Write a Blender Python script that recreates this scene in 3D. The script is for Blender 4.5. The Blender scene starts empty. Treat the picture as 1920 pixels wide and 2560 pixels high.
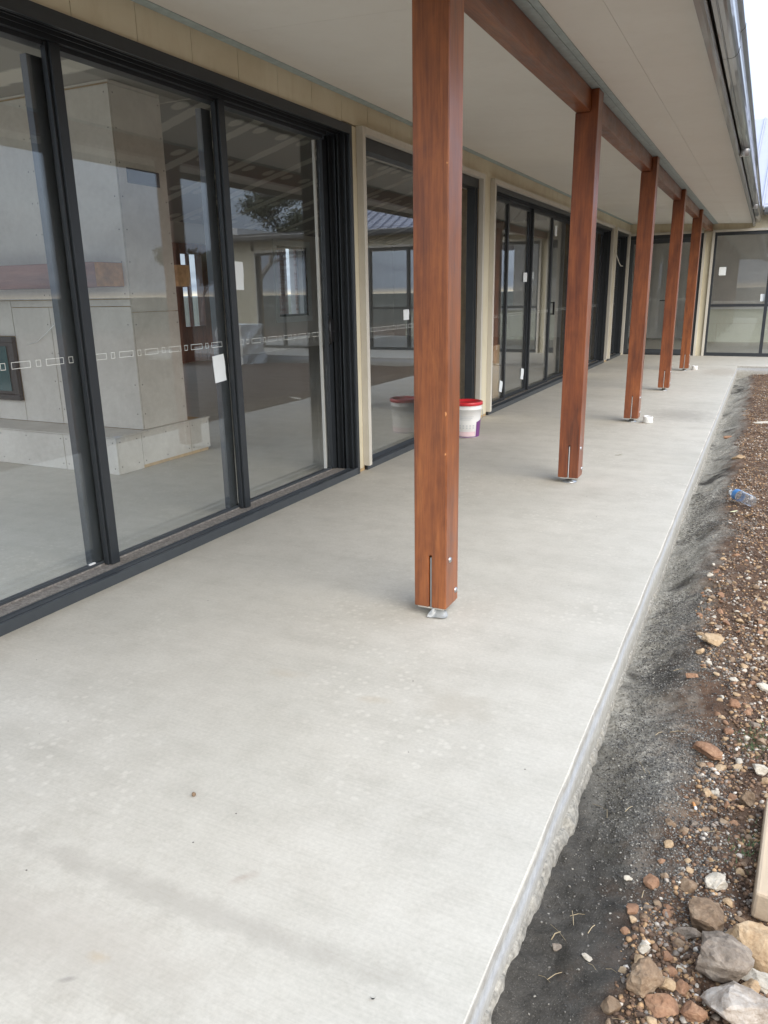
import bpy, bmesh, math, random
import numpy as np
from mathutils import Vector, Matrix, noise as mnoise
random.seed(7); RNG = np.random.default_rng(11)
S = bpy.context.scene
C = S.collection

# ------------------------------------------------------------------ camera, world, sun, exposure
cam = bpy.data.cameras.new('camera'); co = bpy.data.objects.new('camera', cam); C.objects.link(co)
cam.sensor_fit = 'AUTO'; cam.sensor_width = 36; cam.lens = 1897.76/2560*36
cam.clip_start = 0.05; cam.clip_end = 20000
_a, _b, _c = 0.45805915, 1.2906571, -0.01655566
co.matrix_world = Matrix.Translation((0, 0, 1.31)) @ Matrix.Rotation(_a, 4, 'Z') @ Matrix.Rotation(_b, 4, 'X') @ Matrix.Rotation(_c, 4, 'Z')
S.camera = co
S.view_settings.view_transform = 'Standard'; S.view_settings.look = 'None'
S.view_settings.exposure = EXPO = 1.20; S.view_settings.gamma = 1
S.view_settings.use_curve_mapping = False
S.render.engine = 'CYCLES'
S.cycles.use_denoising = True
try: S.cycles.denoiser = 'OPENIMAGEDENOISE'
except Exception: pass
S.cycles.max_bounces = 10; S.cycles.diffuse_bounces = 5; S.cycles.glossy_bounces = 5
S.cycles.transparent_max_bounces = 16; S.cycles.transmission_bounces = 6
S.cycles.caustics_reflective = False; S.cycles.caustics_refractive = False
S.cycles.sample_clamp_indirect = 8

SUN_EL, SUN_AZ = 34.0, 126.0      # azimuth clockwise from +Y
w = bpy.data.worlds.new('World'); S.world = w; w.use_nodes = True
nt = w.node_tree; nt.nodes.clear()
def N(nt, t, **kw):
    n = nt.nodes.new(t)
    for k, v in kw.items():
        if k == 'inp':
            for kk, vv in v.items(): n.inputs[kk].default_value = vv
        else: setattr(n, k, v)
    return n
def mathn(nt, op, a, b=None, c=None, clamp=False):
    n = N(nt, 'ShaderNodeMath', operation=op); n.use_clamp = clamp
    for i, v in enumerate((a, b, c)):
        if v is None: continue
        if hasattr(v, 'is_output'): nt.links.new(v, n.inputs[i])
        else: n.inputs[i].default_value = v
    return n.outputs[0]
def ramp(nt, fac, stops, interp='LINEAR'):
    n = N(nt, 'ShaderNodeValToRGB'); n.color_ramp.interpolation = interp
    e = n.color_ramp.elements
    while len(e) > 1: e.remove(e[-1])
    e[0].position = stops[0][0]; e[0].color = (*stops[0][1], 1) if len(stops[0][1]) == 3 else stops[0][1]
    for p, c in stops[1:]:
        x = e.new(p); x.color = (*c, 1) if len(c) == 3 else c
    nt.links.new(fac, n.inputs[0]); return n.outputs[0]
def mix(nt, fac, a, b, mode='MIX'):
    n = N(nt, 'ShaderNodeMix', data_type='RGBA', blend_type=mode)
    for i, v in ((0, fac), (6, a), (7, b)):
        if hasattr(v, 'is_output'): nt.links.new(v, n.inputs[i])
        elif i == 0: n.inputs[0].default_value = v
        else: n.inputs[i].default_value = (*v, 1) if len(v) == 3 else v
    return n.outputs[2]
sky = N(nt, 'ShaderNodeTexSky', sky_type='NISHITA'); sky.sun_disc = False
sky.sun_elevation = math.radians(SUN_EL); sky.sun_rotation = math.radians(SUN_AZ)
sky.air_density = 1.2; sky.dust_density = 2.0
tc = N(nt, 'ShaderNodeTexCoord'); sep = N(nt, 'ShaderNodeSeparateXYZ'); nt.links.new(tc.outputs['Generated'], sep.inputs[0])
zc = mathn(nt, 'MAXIMUM', sep.outputs[2], 0.0)
den = mathn(nt, 'ADD', zc, 0.09)
cmb = N(nt, 'ShaderNodeCombineXYZ')
nt.links.new(mathn(nt, 'DIVIDE', sep.outputs[0], den), cmb.inputs[0]); nt.links.new(mathn(nt, 'DIVIDE', sep.outputs[1], den), cmb.inputs[1])
cn = N(nt, 'ShaderNodeTexNoise', inp={'Scale': 0.55, 'Detail': 6, 'Roughness': 0.55, 'Distortion': 0.4}); nt.links.new(cmb.outputs[0], cn.inputs['Vector'])
cloud = ramp(nt, cn.outputs[0], [(0.30, (3.5, 4.1, 5.3)), (0.50, (5.4, 6.3, 7.9)), (0.68, (7.0, 8.3, 10.2))])
# overcast brightening towards the zenith
g = mathn(nt, 'MULTIPLY_ADD', zc, 1.95, 0.50)
gc = N(nt, 'ShaderNodeCombineXYZ')
for i in range(3): nt.links.new(g, gc.inputs[i])
cloud = mix(nt, 1.0, cloud, gc.outputs[0], 'MULTIPLY')
# pale clear strip along the horizon under the cloud sheet
hz = ramp(nt, sep.outputs[2], [(0.0, (1, 1, 1)), (0.0022, (1, 1, 1)), (0.0050, (.0, .0, .0))])
cloud = mix(nt, hz, cloud, (8.5, 7.3, 5.6))
cov = ramp(nt, cn.outputs[0], [(0.30, (.96, .96, .96)), (0.75, (.70, .70, .70))])
skm = mix(nt, cov, sky.outputs[0], cloud)
bg = N(nt, 'ShaderNodeBackground', inp={'Strength': 0.10}); out = N(nt, 'ShaderNodeOutputWorld')
nt.links.new(skm, bg.inputs[0]); nt.links.new(bg.outputs[0], out.inputs[0])

sl = bpy.data.lights.new('sun', 'SUN'); sl.energy = 1.5; sl.angle = math.radians(60); sl.color = (1, .90, .76)
so = bpy.data.objects.new('sun', sl); C.objects.link(so)
_el, _az = math.radians(SUN_EL), math.radians(SUN_AZ)
sd = Vector((math.sin(_az)*math.cos(_el), math.cos(_az)*math.cos(_el), math.sin(_el)))
so.rotation_euler = sd.to_track_quat('Z', 'Y').to_euler()

# ------------------------------------------------------------------ materials
def mat(name, rough=0.6, metal=0.0, coat=0.0, spec=0.5):
    m = bpy.data.materials.new(name); m.use_nodes = True
    nt = m.node_tree; b = nt.nodes['Principled BSDF']
    b.inputs['Roughness'].default_value = rough; b.inputs['Metallic'].default_value = metal
    b.inputs['Coat Weight'].default_value = coat; b.inputs['Specular IOR Level'].default_value = spec
    return m, nt, b
def coords(nt, scale=(1, 1, 1), obj=True, rnd=False):
    t = N(nt, 'ShaderNodeTexCoord') if obj else N(nt, 'ShaderNodeNewGeometry')
    src = t.outputs['Object'] if obj else t.outputs['Position']
    if rnd:
        oi = N(nt, 'ShaderNodeObjectInfo'); ad = N(nt, 'ShaderNodeVectorMath', operation='ADD')
        sc = mathn(nt, 'MULTIPLY', oi.outputs['Random'], 37.0)
        cc = N(nt, 'ShaderNodeCombineXYZ')
        for i in range(3): nt.links.new(sc, cc.inputs[i])
        nt.links.new(src, ad.inputs[0]); nt.links.new(cc.outputs[0], ad.inputs[1]); src = ad.outputs[0]
    mp = N(nt, 'ShaderNodeMapping'); mp.inputs['Scale'].default_value = scale; nt.links.new(src, mp.inputs[0])
    return mp.outputs[0]
def noise(nt, vec, scale, detail=4, rough=0.5, dist=0.0):
    n = N(nt, 'ShaderNodeTexNoise', inp={'Scale': scale, 'Detail': detail, 'Roughness': rough, 'Distortion': dist})
    nt.links.new(vec, n.inputs['Vector']); return n.outputs[0]
def bump(nt, b, h, strength=0.2, dist=0.01):
    n = N(nt, 'ShaderNodeBump', inp={'Strength': strength, 'Distance': dist}); nt.links.new(h, n.inputs['Height'])
    nt.links.new(n.outputs[0], b.inputs['Normal'])
def simple(name, col, rough=0.6, var=0.12, scale=6, bmp=0.0, metal=0, coat=0, vs=(1, 1, 1), bscale=60, spec=0.5, rnd=True):
    m, nt, b = mat(name, rough, metal, coat, spec)
    v = coords(nt, vs, rnd=rnd); n1 = noise(nt, v, scale, 5, .6)
    lo = tuple(c*(1-var) for c in col); hi = tuple(min(1, c*(1+var)) for c in col)
    nt.links.new(ramp(nt, n1, [(0.3, lo), (0.7, hi)]), b.inputs['Base Color'])
    if bmp: bump(nt, b, noise(nt, v, bscale, 4, .6), bmp, .004)
    return m

def concrete():
    m, nt, b = mat('broomed_concrete', .62, spec=.35)
    v = coords(nt, obj=False)
    big = noise(nt, v, 0.9, 5, .6, .4); mid = noise(nt, v, 7, 5, .65)
    sv = coords(nt, (0.45, 3.4, 1), obj=False); streak = noise(nt, sv, 1.6, 5, .6)
    fine = noise(nt, v, 90, 3, .7)
    bv = coords(nt, (3.0, 190, 1), obj=False); broom = noise(nt, bv, 1.0, 3, .6)
    c = ramp(nt, big, [(0.3, (.40, .40, .365)), (0.5, (.475, .465, .43)), (0.7, (.53, .515, .475))])
    c = mix(nt, .38, c, ramp(nt, streak, [(0.33, (.37, .365, .335)), (0.52, (.49, .48, .445)), (0.68, (.57, .555, .515))]))
    c = mix(nt, .30, c, ramp(nt, mid, [(0.34, (.33, .315, .28)), (0.50, (.48, .47, .435)), (0.62, (.56, .55, .52))]))
    mot = noise(nt, v, 22, 5, .75)
    c = mix(nt, mathn(nt, 'MULTIPLY', ramp(nt, mot, [(0.50, (0, 0, 0)), (0.66, (.36,)*3)]), ramp(nt, noise(nt, v, .8, 3, .5), [(0.40, (.15,)*3), (0.6, (1,)*3)])), c, (.35, .325, .28))
    # pale freckles left by the curing sheet
    vo = N(nt, 'ShaderNodeTexVoronoi', inp={'Scale': 26.0, 'Randomness': 1.0}); nt.links.new(v, vo.inputs['Vector'])
    fr = ramp(nt, vo.outputs['Distance'], [(0.16, (1, 1, 1)), (0.34, (0, 0, 0))])
    fm = mathn(nt, 'MULTIPLY', fr, ramp(nt, noise(nt, v, 1.3, 3, .5), [(0.44, (0, 0, 0)), (0.60, (.62, .62, .62))]))
    c = mix(nt, fm, c, (.60, .59, .555))
    c = mix(nt, .24, c, ramp(nt, fine, [(0.3, (.33, .32, .30)), (0.7, (.62, .61, .58))]))
    c = mix(nt, .09, c, ramp(nt, broom, [(0.36, (.30, .29, .27)), (0.6, (.58, .57, .54))]))
    # brown spots, smudges, a trowel line: marks with their own place
    ps = N(nt, 'ShaderNodeNewGeometry'); wob = noise(nt, v, 14, 4, .7)
    def blot(c, x, y, sx, sy, rot, col, amt, edge=.5):
        mp = N(nt, 'ShaderNodeMapping', vector_type='TEXTURE'); mp.inputs['Location'].default_value = (x, y, 0)
        mp.inputs['Rotation'].default_value = (0, 0, rot); mp.inputs['Scale'].default_value = (sx, sy, 1)
        nt.links.new(ps.outputs['Position'], mp.inputs[0])
        ln = N(nt, 'ShaderNodeVectorMath', operation='LENGTH'); nt.links.new(mp.outputs[0], ln.inputs[0])
        d = mathn(nt, 'ADD', ln.outputs['Value'], mathn(nt, 'MULTIPLY_ADD', wob, 1.6, -.8))
        f = ramp(nt, d, [(edge, (amt,)*3), (1.0, (0, 0, 0))])
        return mix(nt, f, c, col)
    c = blot(c, -.72, 8.75, .42, .55, .2, (.30, .29, .27), .55, .3)
    c = blot(c, -.55, 13.6, .35, .8, 0, (.34, .31, .27), .5)
    c = blot(c, -1.05, 1.05, .75, .045, .03, (.36, .345, .32), .55, .3)
    c = blot(c, -1.25, 0.86, .5, .14, .1, (.40, .375, .345), .45, .3)
    c = blot(c, -1.115, .795, .022, .008, .6, (.25, .24, .23), .6, .3)
    c = blot(c, -1.10, .86, .03, .02, 0, (.42, .32, .20), .35, .2)
    c = blot(c, -.96, 1.17, .05, .016, .9, (.30, .22, .19), .35, .1)
    c = blot(c, -1.42, 2.05, .10, .035, .2, (.42, .36, .28), .3, .2)
    c = blot(c, -1.05, 2.02, .07, .03, .2, (.40, .33, .24), .3, .2)
    c = blot(c, -.78, 2.1, .16, .12, .2, (.40, .375, .33), .45, .3)
    c = mix(nt, 1, c, (1.0, .965, .895), 'MULTIPLY')
    nt.links.new(c, b.inputs['Base Color'])
    h = mathn(nt, 'ADD', mathn(nt, 'MULTIPLY', broom, .55), mathn(nt, 'MULTIPLY', fine, .5))
    bump(nt, b, h, .22, .002)
    r = ramp(nt, big, [(0.3, (.5,)*3), (0.7, (.72,)*3)]); nt.links.new(r, b.inputs['Roughness'])
    return m
M = {}
M['concrete'] = concrete()

def slab_face():
    m, nt, b = mat('slab_edge_render', .8)
    v = coords(nt, obj=False); st = noise(nt, coords(nt, (6, 1.2, 22), obj=False), 3.2, 5, .65)
    g = N(nt, 'ShaderNodeNewGeometry'); s = N(nt, 'ShaderNodeSeparateXYZ'); nt.links.new(g.outputs['Position'], s.inputs[0])
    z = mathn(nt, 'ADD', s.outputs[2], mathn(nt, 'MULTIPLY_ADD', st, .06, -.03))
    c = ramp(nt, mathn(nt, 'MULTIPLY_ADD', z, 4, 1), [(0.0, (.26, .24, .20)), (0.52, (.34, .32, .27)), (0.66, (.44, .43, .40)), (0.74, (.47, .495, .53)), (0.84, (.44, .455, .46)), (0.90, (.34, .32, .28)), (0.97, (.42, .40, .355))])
    c = mix(nt, .35, c, ramp(nt, noise(nt, v, 34, 4, .75), [(0.35, (.22, .20, .17)), (0.65, (.56, .55, .51))]))
    nt.links.new(c, b.inputs['Base Color']); bump(nt, b, noise(nt, v, 60, 5, .7), .5, .006)
    return m
M['slab_face'] = slab_face()
M['mortar'] = simple('mortar_spill', (.27, .25, .21), .9, .45, 70, 1.0)

def hardwood():
    m, nt, b = mat('oiled_hardwood', .36, coat=.25, spec=.5)
    b.inputs['Coat Roughness'].default_value = .22
    oi = N(nt, 'ShaderNodeObjectInfo')
    v = coords(nt, (1, 1, .12), rnd=True)
    band = noise(nt, v, 15, 4, .65, .5); grain = noise(nt, coords(nt, (1, 1, .035), rnd=True), 130, 4, .7)
    fig = noise(nt, coords(nt, (1, 1, .6), rnd=True), 9, 4, .6, 1.0)
    c = ramp(nt, band, [(0.30, (.060, .016, .008)), (0.43, (.155, .040, .013)), (0.56, (.25, .068, .019)), (0.70, (.36, .112, .032))])
    c = mix(nt, .35, c, ramp(nt, grain, [(0.35, (.06, .016, .008)), (0.6, (.27, .082, .026))]))
    c = mix(nt, .22, c, ramp(nt, fig, [(0.35, (.09, .024, .012)), (0.65, (.29, .092, .03))]))
    c = mix(nt, 1, c, ramp(nt, oi.outputs['Random'], [(0, (.74, .66, .66)), (.5, (1., 1., 1.)), (1, (1.15, 1.28, 1.2))]), 'MULTIPLY')
    dk = noise(nt, coords(nt, (1, 1, .05), rnd=True), 48, 5, .75, .3)
    c = mix(nt, ramp(nt, dk, [(0.56, (0, 0, 0)), (0.68, (.32,)*3)]), c, (.06, .016, .007))
    vk = N(nt, 'ShaderNodeTexVoronoi', inp={'Scale': 2.3}); nt.links.new(coords(nt, (1, 1, .45), rnd=True), vk.inputs['Vector'])
    c = mix(nt, ramp(nt, vk.outputs['Distance'], [(0.035, (.85,)*3), (0.075, (0, 0, 0))]), c, (.03, .009, .005))
    nt.links.new(c, b.inputs['Base Color']); bump(nt, b, grain, .25, .001)
    nt.links.new(ramp(nt, fig, [(0.3, (.30,)*3), (0.7, (.46,)*3)]), b.inputs['Roughness'])
    return m
M['wood'] = hardwood()
M['sap'] = simple('pale_sapwood', (.55, .24, .09), .5, .2, 30)
M['alu'] = simple('charcoal_aluminium', (.024, .028, .032), .42, .1, 12, .03)
M['alu_in'] = simple('charcoal_aluminium_inner', (.046, .053, .060), .38, .1, 12)
M['black'] = simple('black_plastic', (.012, .012, .013), .4, .1)
def dusty():
    m, nt, b = mat('dusty_track', .8)
    v = coords(nt, obj=False); n1 = noise(nt, v, 60, 5, .75)
    nt.links.new(ramp(nt, n1, [(0.3, (.11, .10, .09)), (0.5, (.22, .20, .18)), (0.72, (.36, .34, .31))]), b.inputs['Base Color']); return m
M['dust'] = dusty()
def painted(name, col, dirty, amt=.35):
    m, nt, b = mat(name, .7)
    v = coords(nt, obj=False); n1 = noise(nt, v, 1.7, 5, .6, .5); n2 = noise(nt, coords(nt, (1, 1, .25), obj=False), 9, 5, .7)
    c = mix(nt, ramp(nt, n1, [(0.42, (0, 0, 0)), (0.75, (amt,)*3)]), col, dirty)
    c = mix(nt, ramp(nt, n2, [(0.5, (0, 0, 0)), (0.8, (amt*.8,)*3)]), c, dirty)
    nt.links.new(c, b.inputs['Base Color']); bump(nt, b, noise(nt, v, 120, 3, .6), .12, .001); return m
M['clad'] = painted('cream_cladding', (.66, .61, .46), (.46, .38, .23), .5)
M['trim'] = painted('primed_trim', (.60, .57, .50), (.42, .38, .31), .45)
M['soffit'] = painted('fibre_cement_soffit', (.76, .735, .675), (.64, .60, .53), .3)
M['bead'] = simple('blue_grey_bead', (.36, .43, .43), .6, .15, 20)
M['plaster'] = simple('plaster_wall', (.72, .70, .66), .9, .06, 3)
M['stud'] = simple('pine_frame', (.48, .34, .18), .8, .2, 20)
def ceiling_mat():
    m, nt, b = mat('taped_plasterboard', .92)
    g = N(nt, 'ShaderNodeNewGeometry'); s = N(nt, 'ShaderNodeSeparateXYZ'); nt.links.new(g.outputs['Position'], s.inputs[0])
    wob = noise(nt, g.outputs['Position'], 7, 3, .6)
    yy = mathn(nt, 'ADD', s.outputs[1], mathn(nt, 'MULTIPLY_ADD', wob, .10, -.05))
    f = mathn(nt, 'FRACT', mathn(nt, 'DIVIDE', yy, 1.2))
    band = ramp(nt, mathn(nt, 'ABSOLUTE', mathn(nt, 'SUBTRACT', f, .5)), [(0.0, (1,)*3), (0.085, (1,)*3), (0.11, (0,)*3)])
    fx = mathn(nt, 'ABSOLUTE', mathn(nt, 'SUBTRACT', mathn(nt, 'FRACT', mathn(nt, 'DIVIDE', s.outputs[0], 1.1)), .5))
    fy = mathn(nt, 'ABSOLUTE', mathn(nt, 'SUBTRACT', mathn(nt, 'FRACT', mathn(nt, 'DIVIDE', yy, .6)), .5))
    d = mathn(nt, 'SQRT', mathn(nt, 'ADD', mathn(nt, 'POWER', fx, 2.0), mathn(nt, 'MULTIPLY', mathn(nt, 'POWER', fy, 2.0), .30)))
    dot = ramp(nt, d, [(0.0, (1,)*3), (0.09, (1,)*3), (0.12, (0,)*3)])
    k = mathn(nt, 'MAXIMUM', band, dot)
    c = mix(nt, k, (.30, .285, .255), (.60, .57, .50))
    nt.links.new(c, b.inputs['Base Color']); return m
M['ceil'] = ceiling_mat()
def cement():
    m, nt, b = mat('cement_sheet', .85)
    v = coords(nt, obj=False, scale=(1, 1, 1)); n1 = noise(nt, v, 3, 6, .65, .6); n2 = noise(nt, v, 24, 5, .7)
    c = ramp(nt, n1, [(0.3, (.52, .49, .44)), (0.7, (.66, .63, .57))])
    c = mix(nt, .25, c, ramp(nt, n2, [(0.3, (.38, .35, .30)), (0.7, (.64, .62, .57))]))
    nt.links.new(c, b.inputs['Base Color']); return m
M['cement'] = cement()
M['screw'] = simple('screw_head', (.12, .11, .10), .5)
M['mantel'] = simple('rusty_old_timber', (.21, .115, .09), .7, .5, 9, .3, vs=(.15, 1, 1))
M['endgrain'] = simple('timber_end_grain', (.42, .24, .11), .8, .35, 14, .3)
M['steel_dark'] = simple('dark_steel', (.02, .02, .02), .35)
M['fireglass'] = simple('firebox_glass', (.015, .075, .08), .1)
M['vent'] = simple('vent_opening', (.05, .06, .075), .5)
M['white'] = simple('white_plastic', (.80, .80, .78), .4, .03)
M['paper'] = simple('paper_sheet', (.80, .84, .84), .8, .03)
M['decal'] = simple('white_decal', (.80, .82, .78), .6, .02)
M['galv'] = simple('galvanised_steel', (.42, .43, .44), .35, .15, 20, metal=.9)
M['greyplastic'] = simple('plastic_wrap', (.29, .30, .295), .25, .05, coat=.4)
M['gutter'] = simple('grey_gutter_steel', (.06, .06, .058), .28, .12, 5, metal=.0, coat=.7, spec=.6)
M['fascia'] = simple('grey_fascia_steel', (.20, .20, .19), .4, .1, 5, coat=.3)
M['roof'] = simple('grey_roof_steel', (.25, .25, .285), .4, .06, 3)
M['red'] = simple('red_plastic_lid', (.60, .02, .03), .35, .06, coat=.3)
M['purple'] = simple('purple_print', (.16, .045, .19), .4, .05)
M['pinkprint'] = simple('pink_print', (.76, .58, .60), .5, .03)
M['greyprint'] = simple('grey_print', (.58, .60, .60), .5, .03)
M['card'] = simple('brown_cardboard', (.46, .33, .20), .85, .1, 10)
M['tape'] = simple('pale_tape', (.66, .58, .46), .4, .05)
M['cab'] = simple('pale_cabinet', (.78, .80, .68), .6, .05, 2)
M['mortar_j'] = simple('brick_mortar', (.50, .47, .43), .9, .1)
def brickm():
    m, nt, b = mat('mottled_brick', .85)
    oi = N(nt, 'ShaderNodeObjectInfo'); n1 = noise(nt, coords(nt, rnd=True), 12, 4, .6)
    c = ramp(nt, oi.outputs['Random'], [(0, (.32, .18, .15)), (.4, (.48, .29, .24)), (.75, (.60, .42, .36)), (1, (.70, .58, .52))])
    c = mix(nt, .3, c, ramp(nt, n1, [(0.3, (.16, .10, .09)), (0.7, (.5, .38, .32))]))
    nt.links.new(c, b.inputs['Base Color']); return m
M['brick'] = brickm()
def glass(name, tint=(.98, .99, .985), dirt=.008):
    m = bpy.data.materials.new(name); m.use_nodes = True; nt = m.node_tree; nt.nodes.clear()
    o = N(nt, 'ShaderNodeOutputMaterial'); tr = N(nt, 'ShaderNodeBsdfTransparent'); tr.inputs[0].default_value = (*tint, 1)
    gl = N(nt, 'ShaderNodeBsdfGlossy'); gl.inputs['Roughness'].default_value = 0.0
    gl.inputs['Color'].default_value = (.95, .97, 1, 1)
    ge = N(nt, 'ShaderNodeNewGeometry'); ior = mathn(nt, 'ADD', mathn(nt, 'MULTIPLY', ge.outputs['Backfacing'], 1/1.56-1.56), 1.56)
    fr = N(nt, 'ShaderNodeFresnel'); nt.links.new(ior, fr.inputs[0])
    ms = N(nt, 'ShaderNodeMixShader'); nt.links.new(fr.outputs[0], ms.inputs[0]); nt.links.new(tr.outputs[0], ms.inputs[1]); nt.links.new(gl.outputs[0], ms.inputs[2])
    df = N(nt, 'ShaderNodeBsdfDiffuse'); df.inputs[0].default_value = (.6, .6, .58, 1)
    m2 = N(nt, 'ShaderNodeMixShader')
    dn = noise(nt, ge.outputs['Position'], 2.2, 6, .7, .8)
    nt.links.new(ramp(nt, dn, [(0.4, (dirt*.5,)*3), (0.75, (dirt*2.5,)*3)]), m2.inputs[0])
    nt.links.new(ms.outputs[0], m2.inputs[1]); nt.links.new(df.outputs[0], m2.inputs[2]); nt.links.new(m2.outputs[0], o.inputs[0])
    return m
M['glass'] = glass('window_glass')
def pet():
    m, nt, b = mat('clear_bottle_plastic', .08, coat=.3)
    b.inputs['Base Color'].default_value = (.88, .94, 1, 1); b.inputs['Transmission Weight'].default_value = .72; b.inputs['IOR'].default_value = 1.25
    return m
M['pet'] = glass('clear_bottle_plastic', (.93, .96, 1.0), .12)
M['blue'] = simple('blue_bottle_label', (.07, .22, .48), .4)
M['leafd'] = simple('dry_leaf', (.30, .28, .14), .8, .2)
M['leafy'] = simple('pale_leaf', (.62, .60, .36), .7, .2)
M['straw'] = simple('dry_straw', (.38, .30, .18), .8, .2)
M['cork'] = simple('cigarette_filter', (.62, .28, .10), .8, .1)
M['foliage'] = simple('gum_foliage', (.10, .105, .06), .8, .45, 1.2)
M['bark'] = simple('gum_bark', (.22, .18, .15), .9, .35, 3)
M['weed'] = simple('green_weed', (.07, .11, .04), .8, .3)

def ground_mat():
    m, nt, b = mat('dirt_ground', .95, spec=.2)
    g = N(nt, 'ShaderNodeNewGeometry'); P = g.outputs['Position']
    s = N(nt, 'ShaderNodeSeparateXYZ'); nt.links.new(P, s.inputs[0])
    n1 = noise(nt, P, 5.0, 6, .72, .8); n2 = noise(nt, P, 16, 6, .75); n3 = noise(nt, P, 70, 4, .75); n4 = noise(nt, P, 260, 3, .7)
    brown = ramp(nt, n2, [(0.3, (.045, .026, .017)), (0.5, (.10, .060, .038)), (0.7, (.17, .112, .072))])
    black = ramp(nt, n2, [(0.3, (.034, .031, .026)), (0.6, (.088, .080, .068)), (0.8, (.165, .15, .125))])
    grey = ramp(nt, n3, [(0.3, (.15, .138, .112)), (0.5, (.28, .26, .215)), (0.72, (.48, .45, .385))])
    n5 = noise(nt, P, 3.6, 4, .6, .3)
    tip = mathn(nt, 'MULTIPLY', mathn(nt, 'SUBTRACT', mathn(nt, 'ADD', s.outputs[1], mathn(nt, 'MULTIPLY', s.outputs[0], 2.2)), 1.18), 1.6, clamp=True)   # the fresh black heap lies nearest
    sand = mix(nt, mathn(nt, 'MULTIPLY', ramp(nt, n5, [(0.34, (0, 0, 0)), (0.46, (.95, .95, .95))]), tip), black, grey)
    # brown soil further from the slab
    f = mathn(nt, 'ADD', s.outputs[0], mathn(nt, 'MULTIPLY_ADD', n1, .42, -.20))
    fb = ramp(nt, mathn(nt, 'MULTIPLY_ADD', f, 2.0, .6), [(0.22, (0, 0, 0)), (0.52, (1, 1, 1))])
    c = mix(nt, fb, sand, brown)
    speck = ramp(nt, n4, [(0.58, (0, 0, 0)), (0.74, (.5, .5, .5))])
    c = mix(nt, speck, c, (.36, .33, .28))
    # short dry turf far away
    ln = N(nt, 'ShaderNodeVectorMath', operation='LENGTH'); nt.links.new(P, ln.inputs[0])
    far = ramp(nt, mathn(nt, 'MULTIPLY', ln.outputs['Value'], .01), [(0.28, (0, 0, 0)), (0.42, (1, 1, 1))])
    nf = noise(nt, P, .02, 5, .6)
    c = mix(nt, far, c, ramp(nt, nf, [(0.3, (.035, .038, .026)), (0.7, (.07, .068, .05))]))
    nt.links.new(c, b.inputs['Base Color'])
    h = mathn(nt, 'ADD', mathn(nt, 'MULTIPLY', n3, .6), mathn(nt, 'MULTIPLY', n4, .4)); bump(nt, b, h, .9, .012)
    return m
M['ground'] = ground_mat()
M['hill'] = simple('hazy_hill', (.10, .12, .13), 1, .15, .002)
def stone_mat():
    m, nt, b = mat('stone', .85)
    a = N(nt, 'ShaderNodeAttribute', attribute_name='tone'); n1 = noise(nt, coords(nt, obj=False), 55, 5, .7)
    c = mix(nt, 1, a.outputs['Color'], ramp(nt, n1, [(0.3, (.55, .52, .5)), (0.7, (1.4, 1.4, 1.4))]), 'MULTIPLY')
    nt.links.new(c, b.inputs['Base Color']); bump(nt, b, n1, .4, .004); return m
M['stone'] = stone_mat()
def rockm(name, a, bcol, c3, sc=18):
    m, nt, b = mat(name, .85, spec=.3)
    v = coords(nt, obj=False); n1 = noise(nt, v, sc, 6, .68, .5); n2 = noise(nt, v, 120, 4, .7)
    c = ramp(nt, n1, [(0.28, a), (0.5, bcol), (0.72, c3)])
    c = mix(nt, .3, c, ramp(nt, n2, [(0.3, tuple(x*.5 for x in a)), (0.7, c3)]))
    nt.links.new(c, b.inputs['Base Color']); bump(nt, b, mathn(nt, 'ADD', n1, mathn(nt, 'MULTIPLY', n2, .4)), .7, .006); return m
M['rock_brown'] = rockm('rock_brown', (.10, .062, .038), (.22, .145, .088), (.36, .27, .18))
M['rock_tan'] = rockm('rock_tan', (.22, .13, .065), (.40, .27, .15), (.56, .43, .28))
M['rock_white'] = rockm('rock_white', (.32, .27, .20), (.50, .44, .35), (.62, .58, .49))
M['rock_pale'] = rockm('rock_pale', (.20, .145, .10), (.38, .31, .24), (.56, .53, .48), 12)
M['rock_grey'] = rockm('rock_grey', (.11, .085, .062), (.21, .165, .125), (.36, .31, .25))
M['rock_red'] = rockm('rock_red', (.15, .075, .045), (.28, .15, .085), (.40, .25, .15))
M['weathered'] = simple('weathered_timber', (.46, .36, .25), .85, .35, 8, .5, vs=(1, .1, 1))
M['bag'] = simple('white_woven_bag', (.70, .70, .66), .8, .06, 4, .4, bscale=8)

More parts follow.
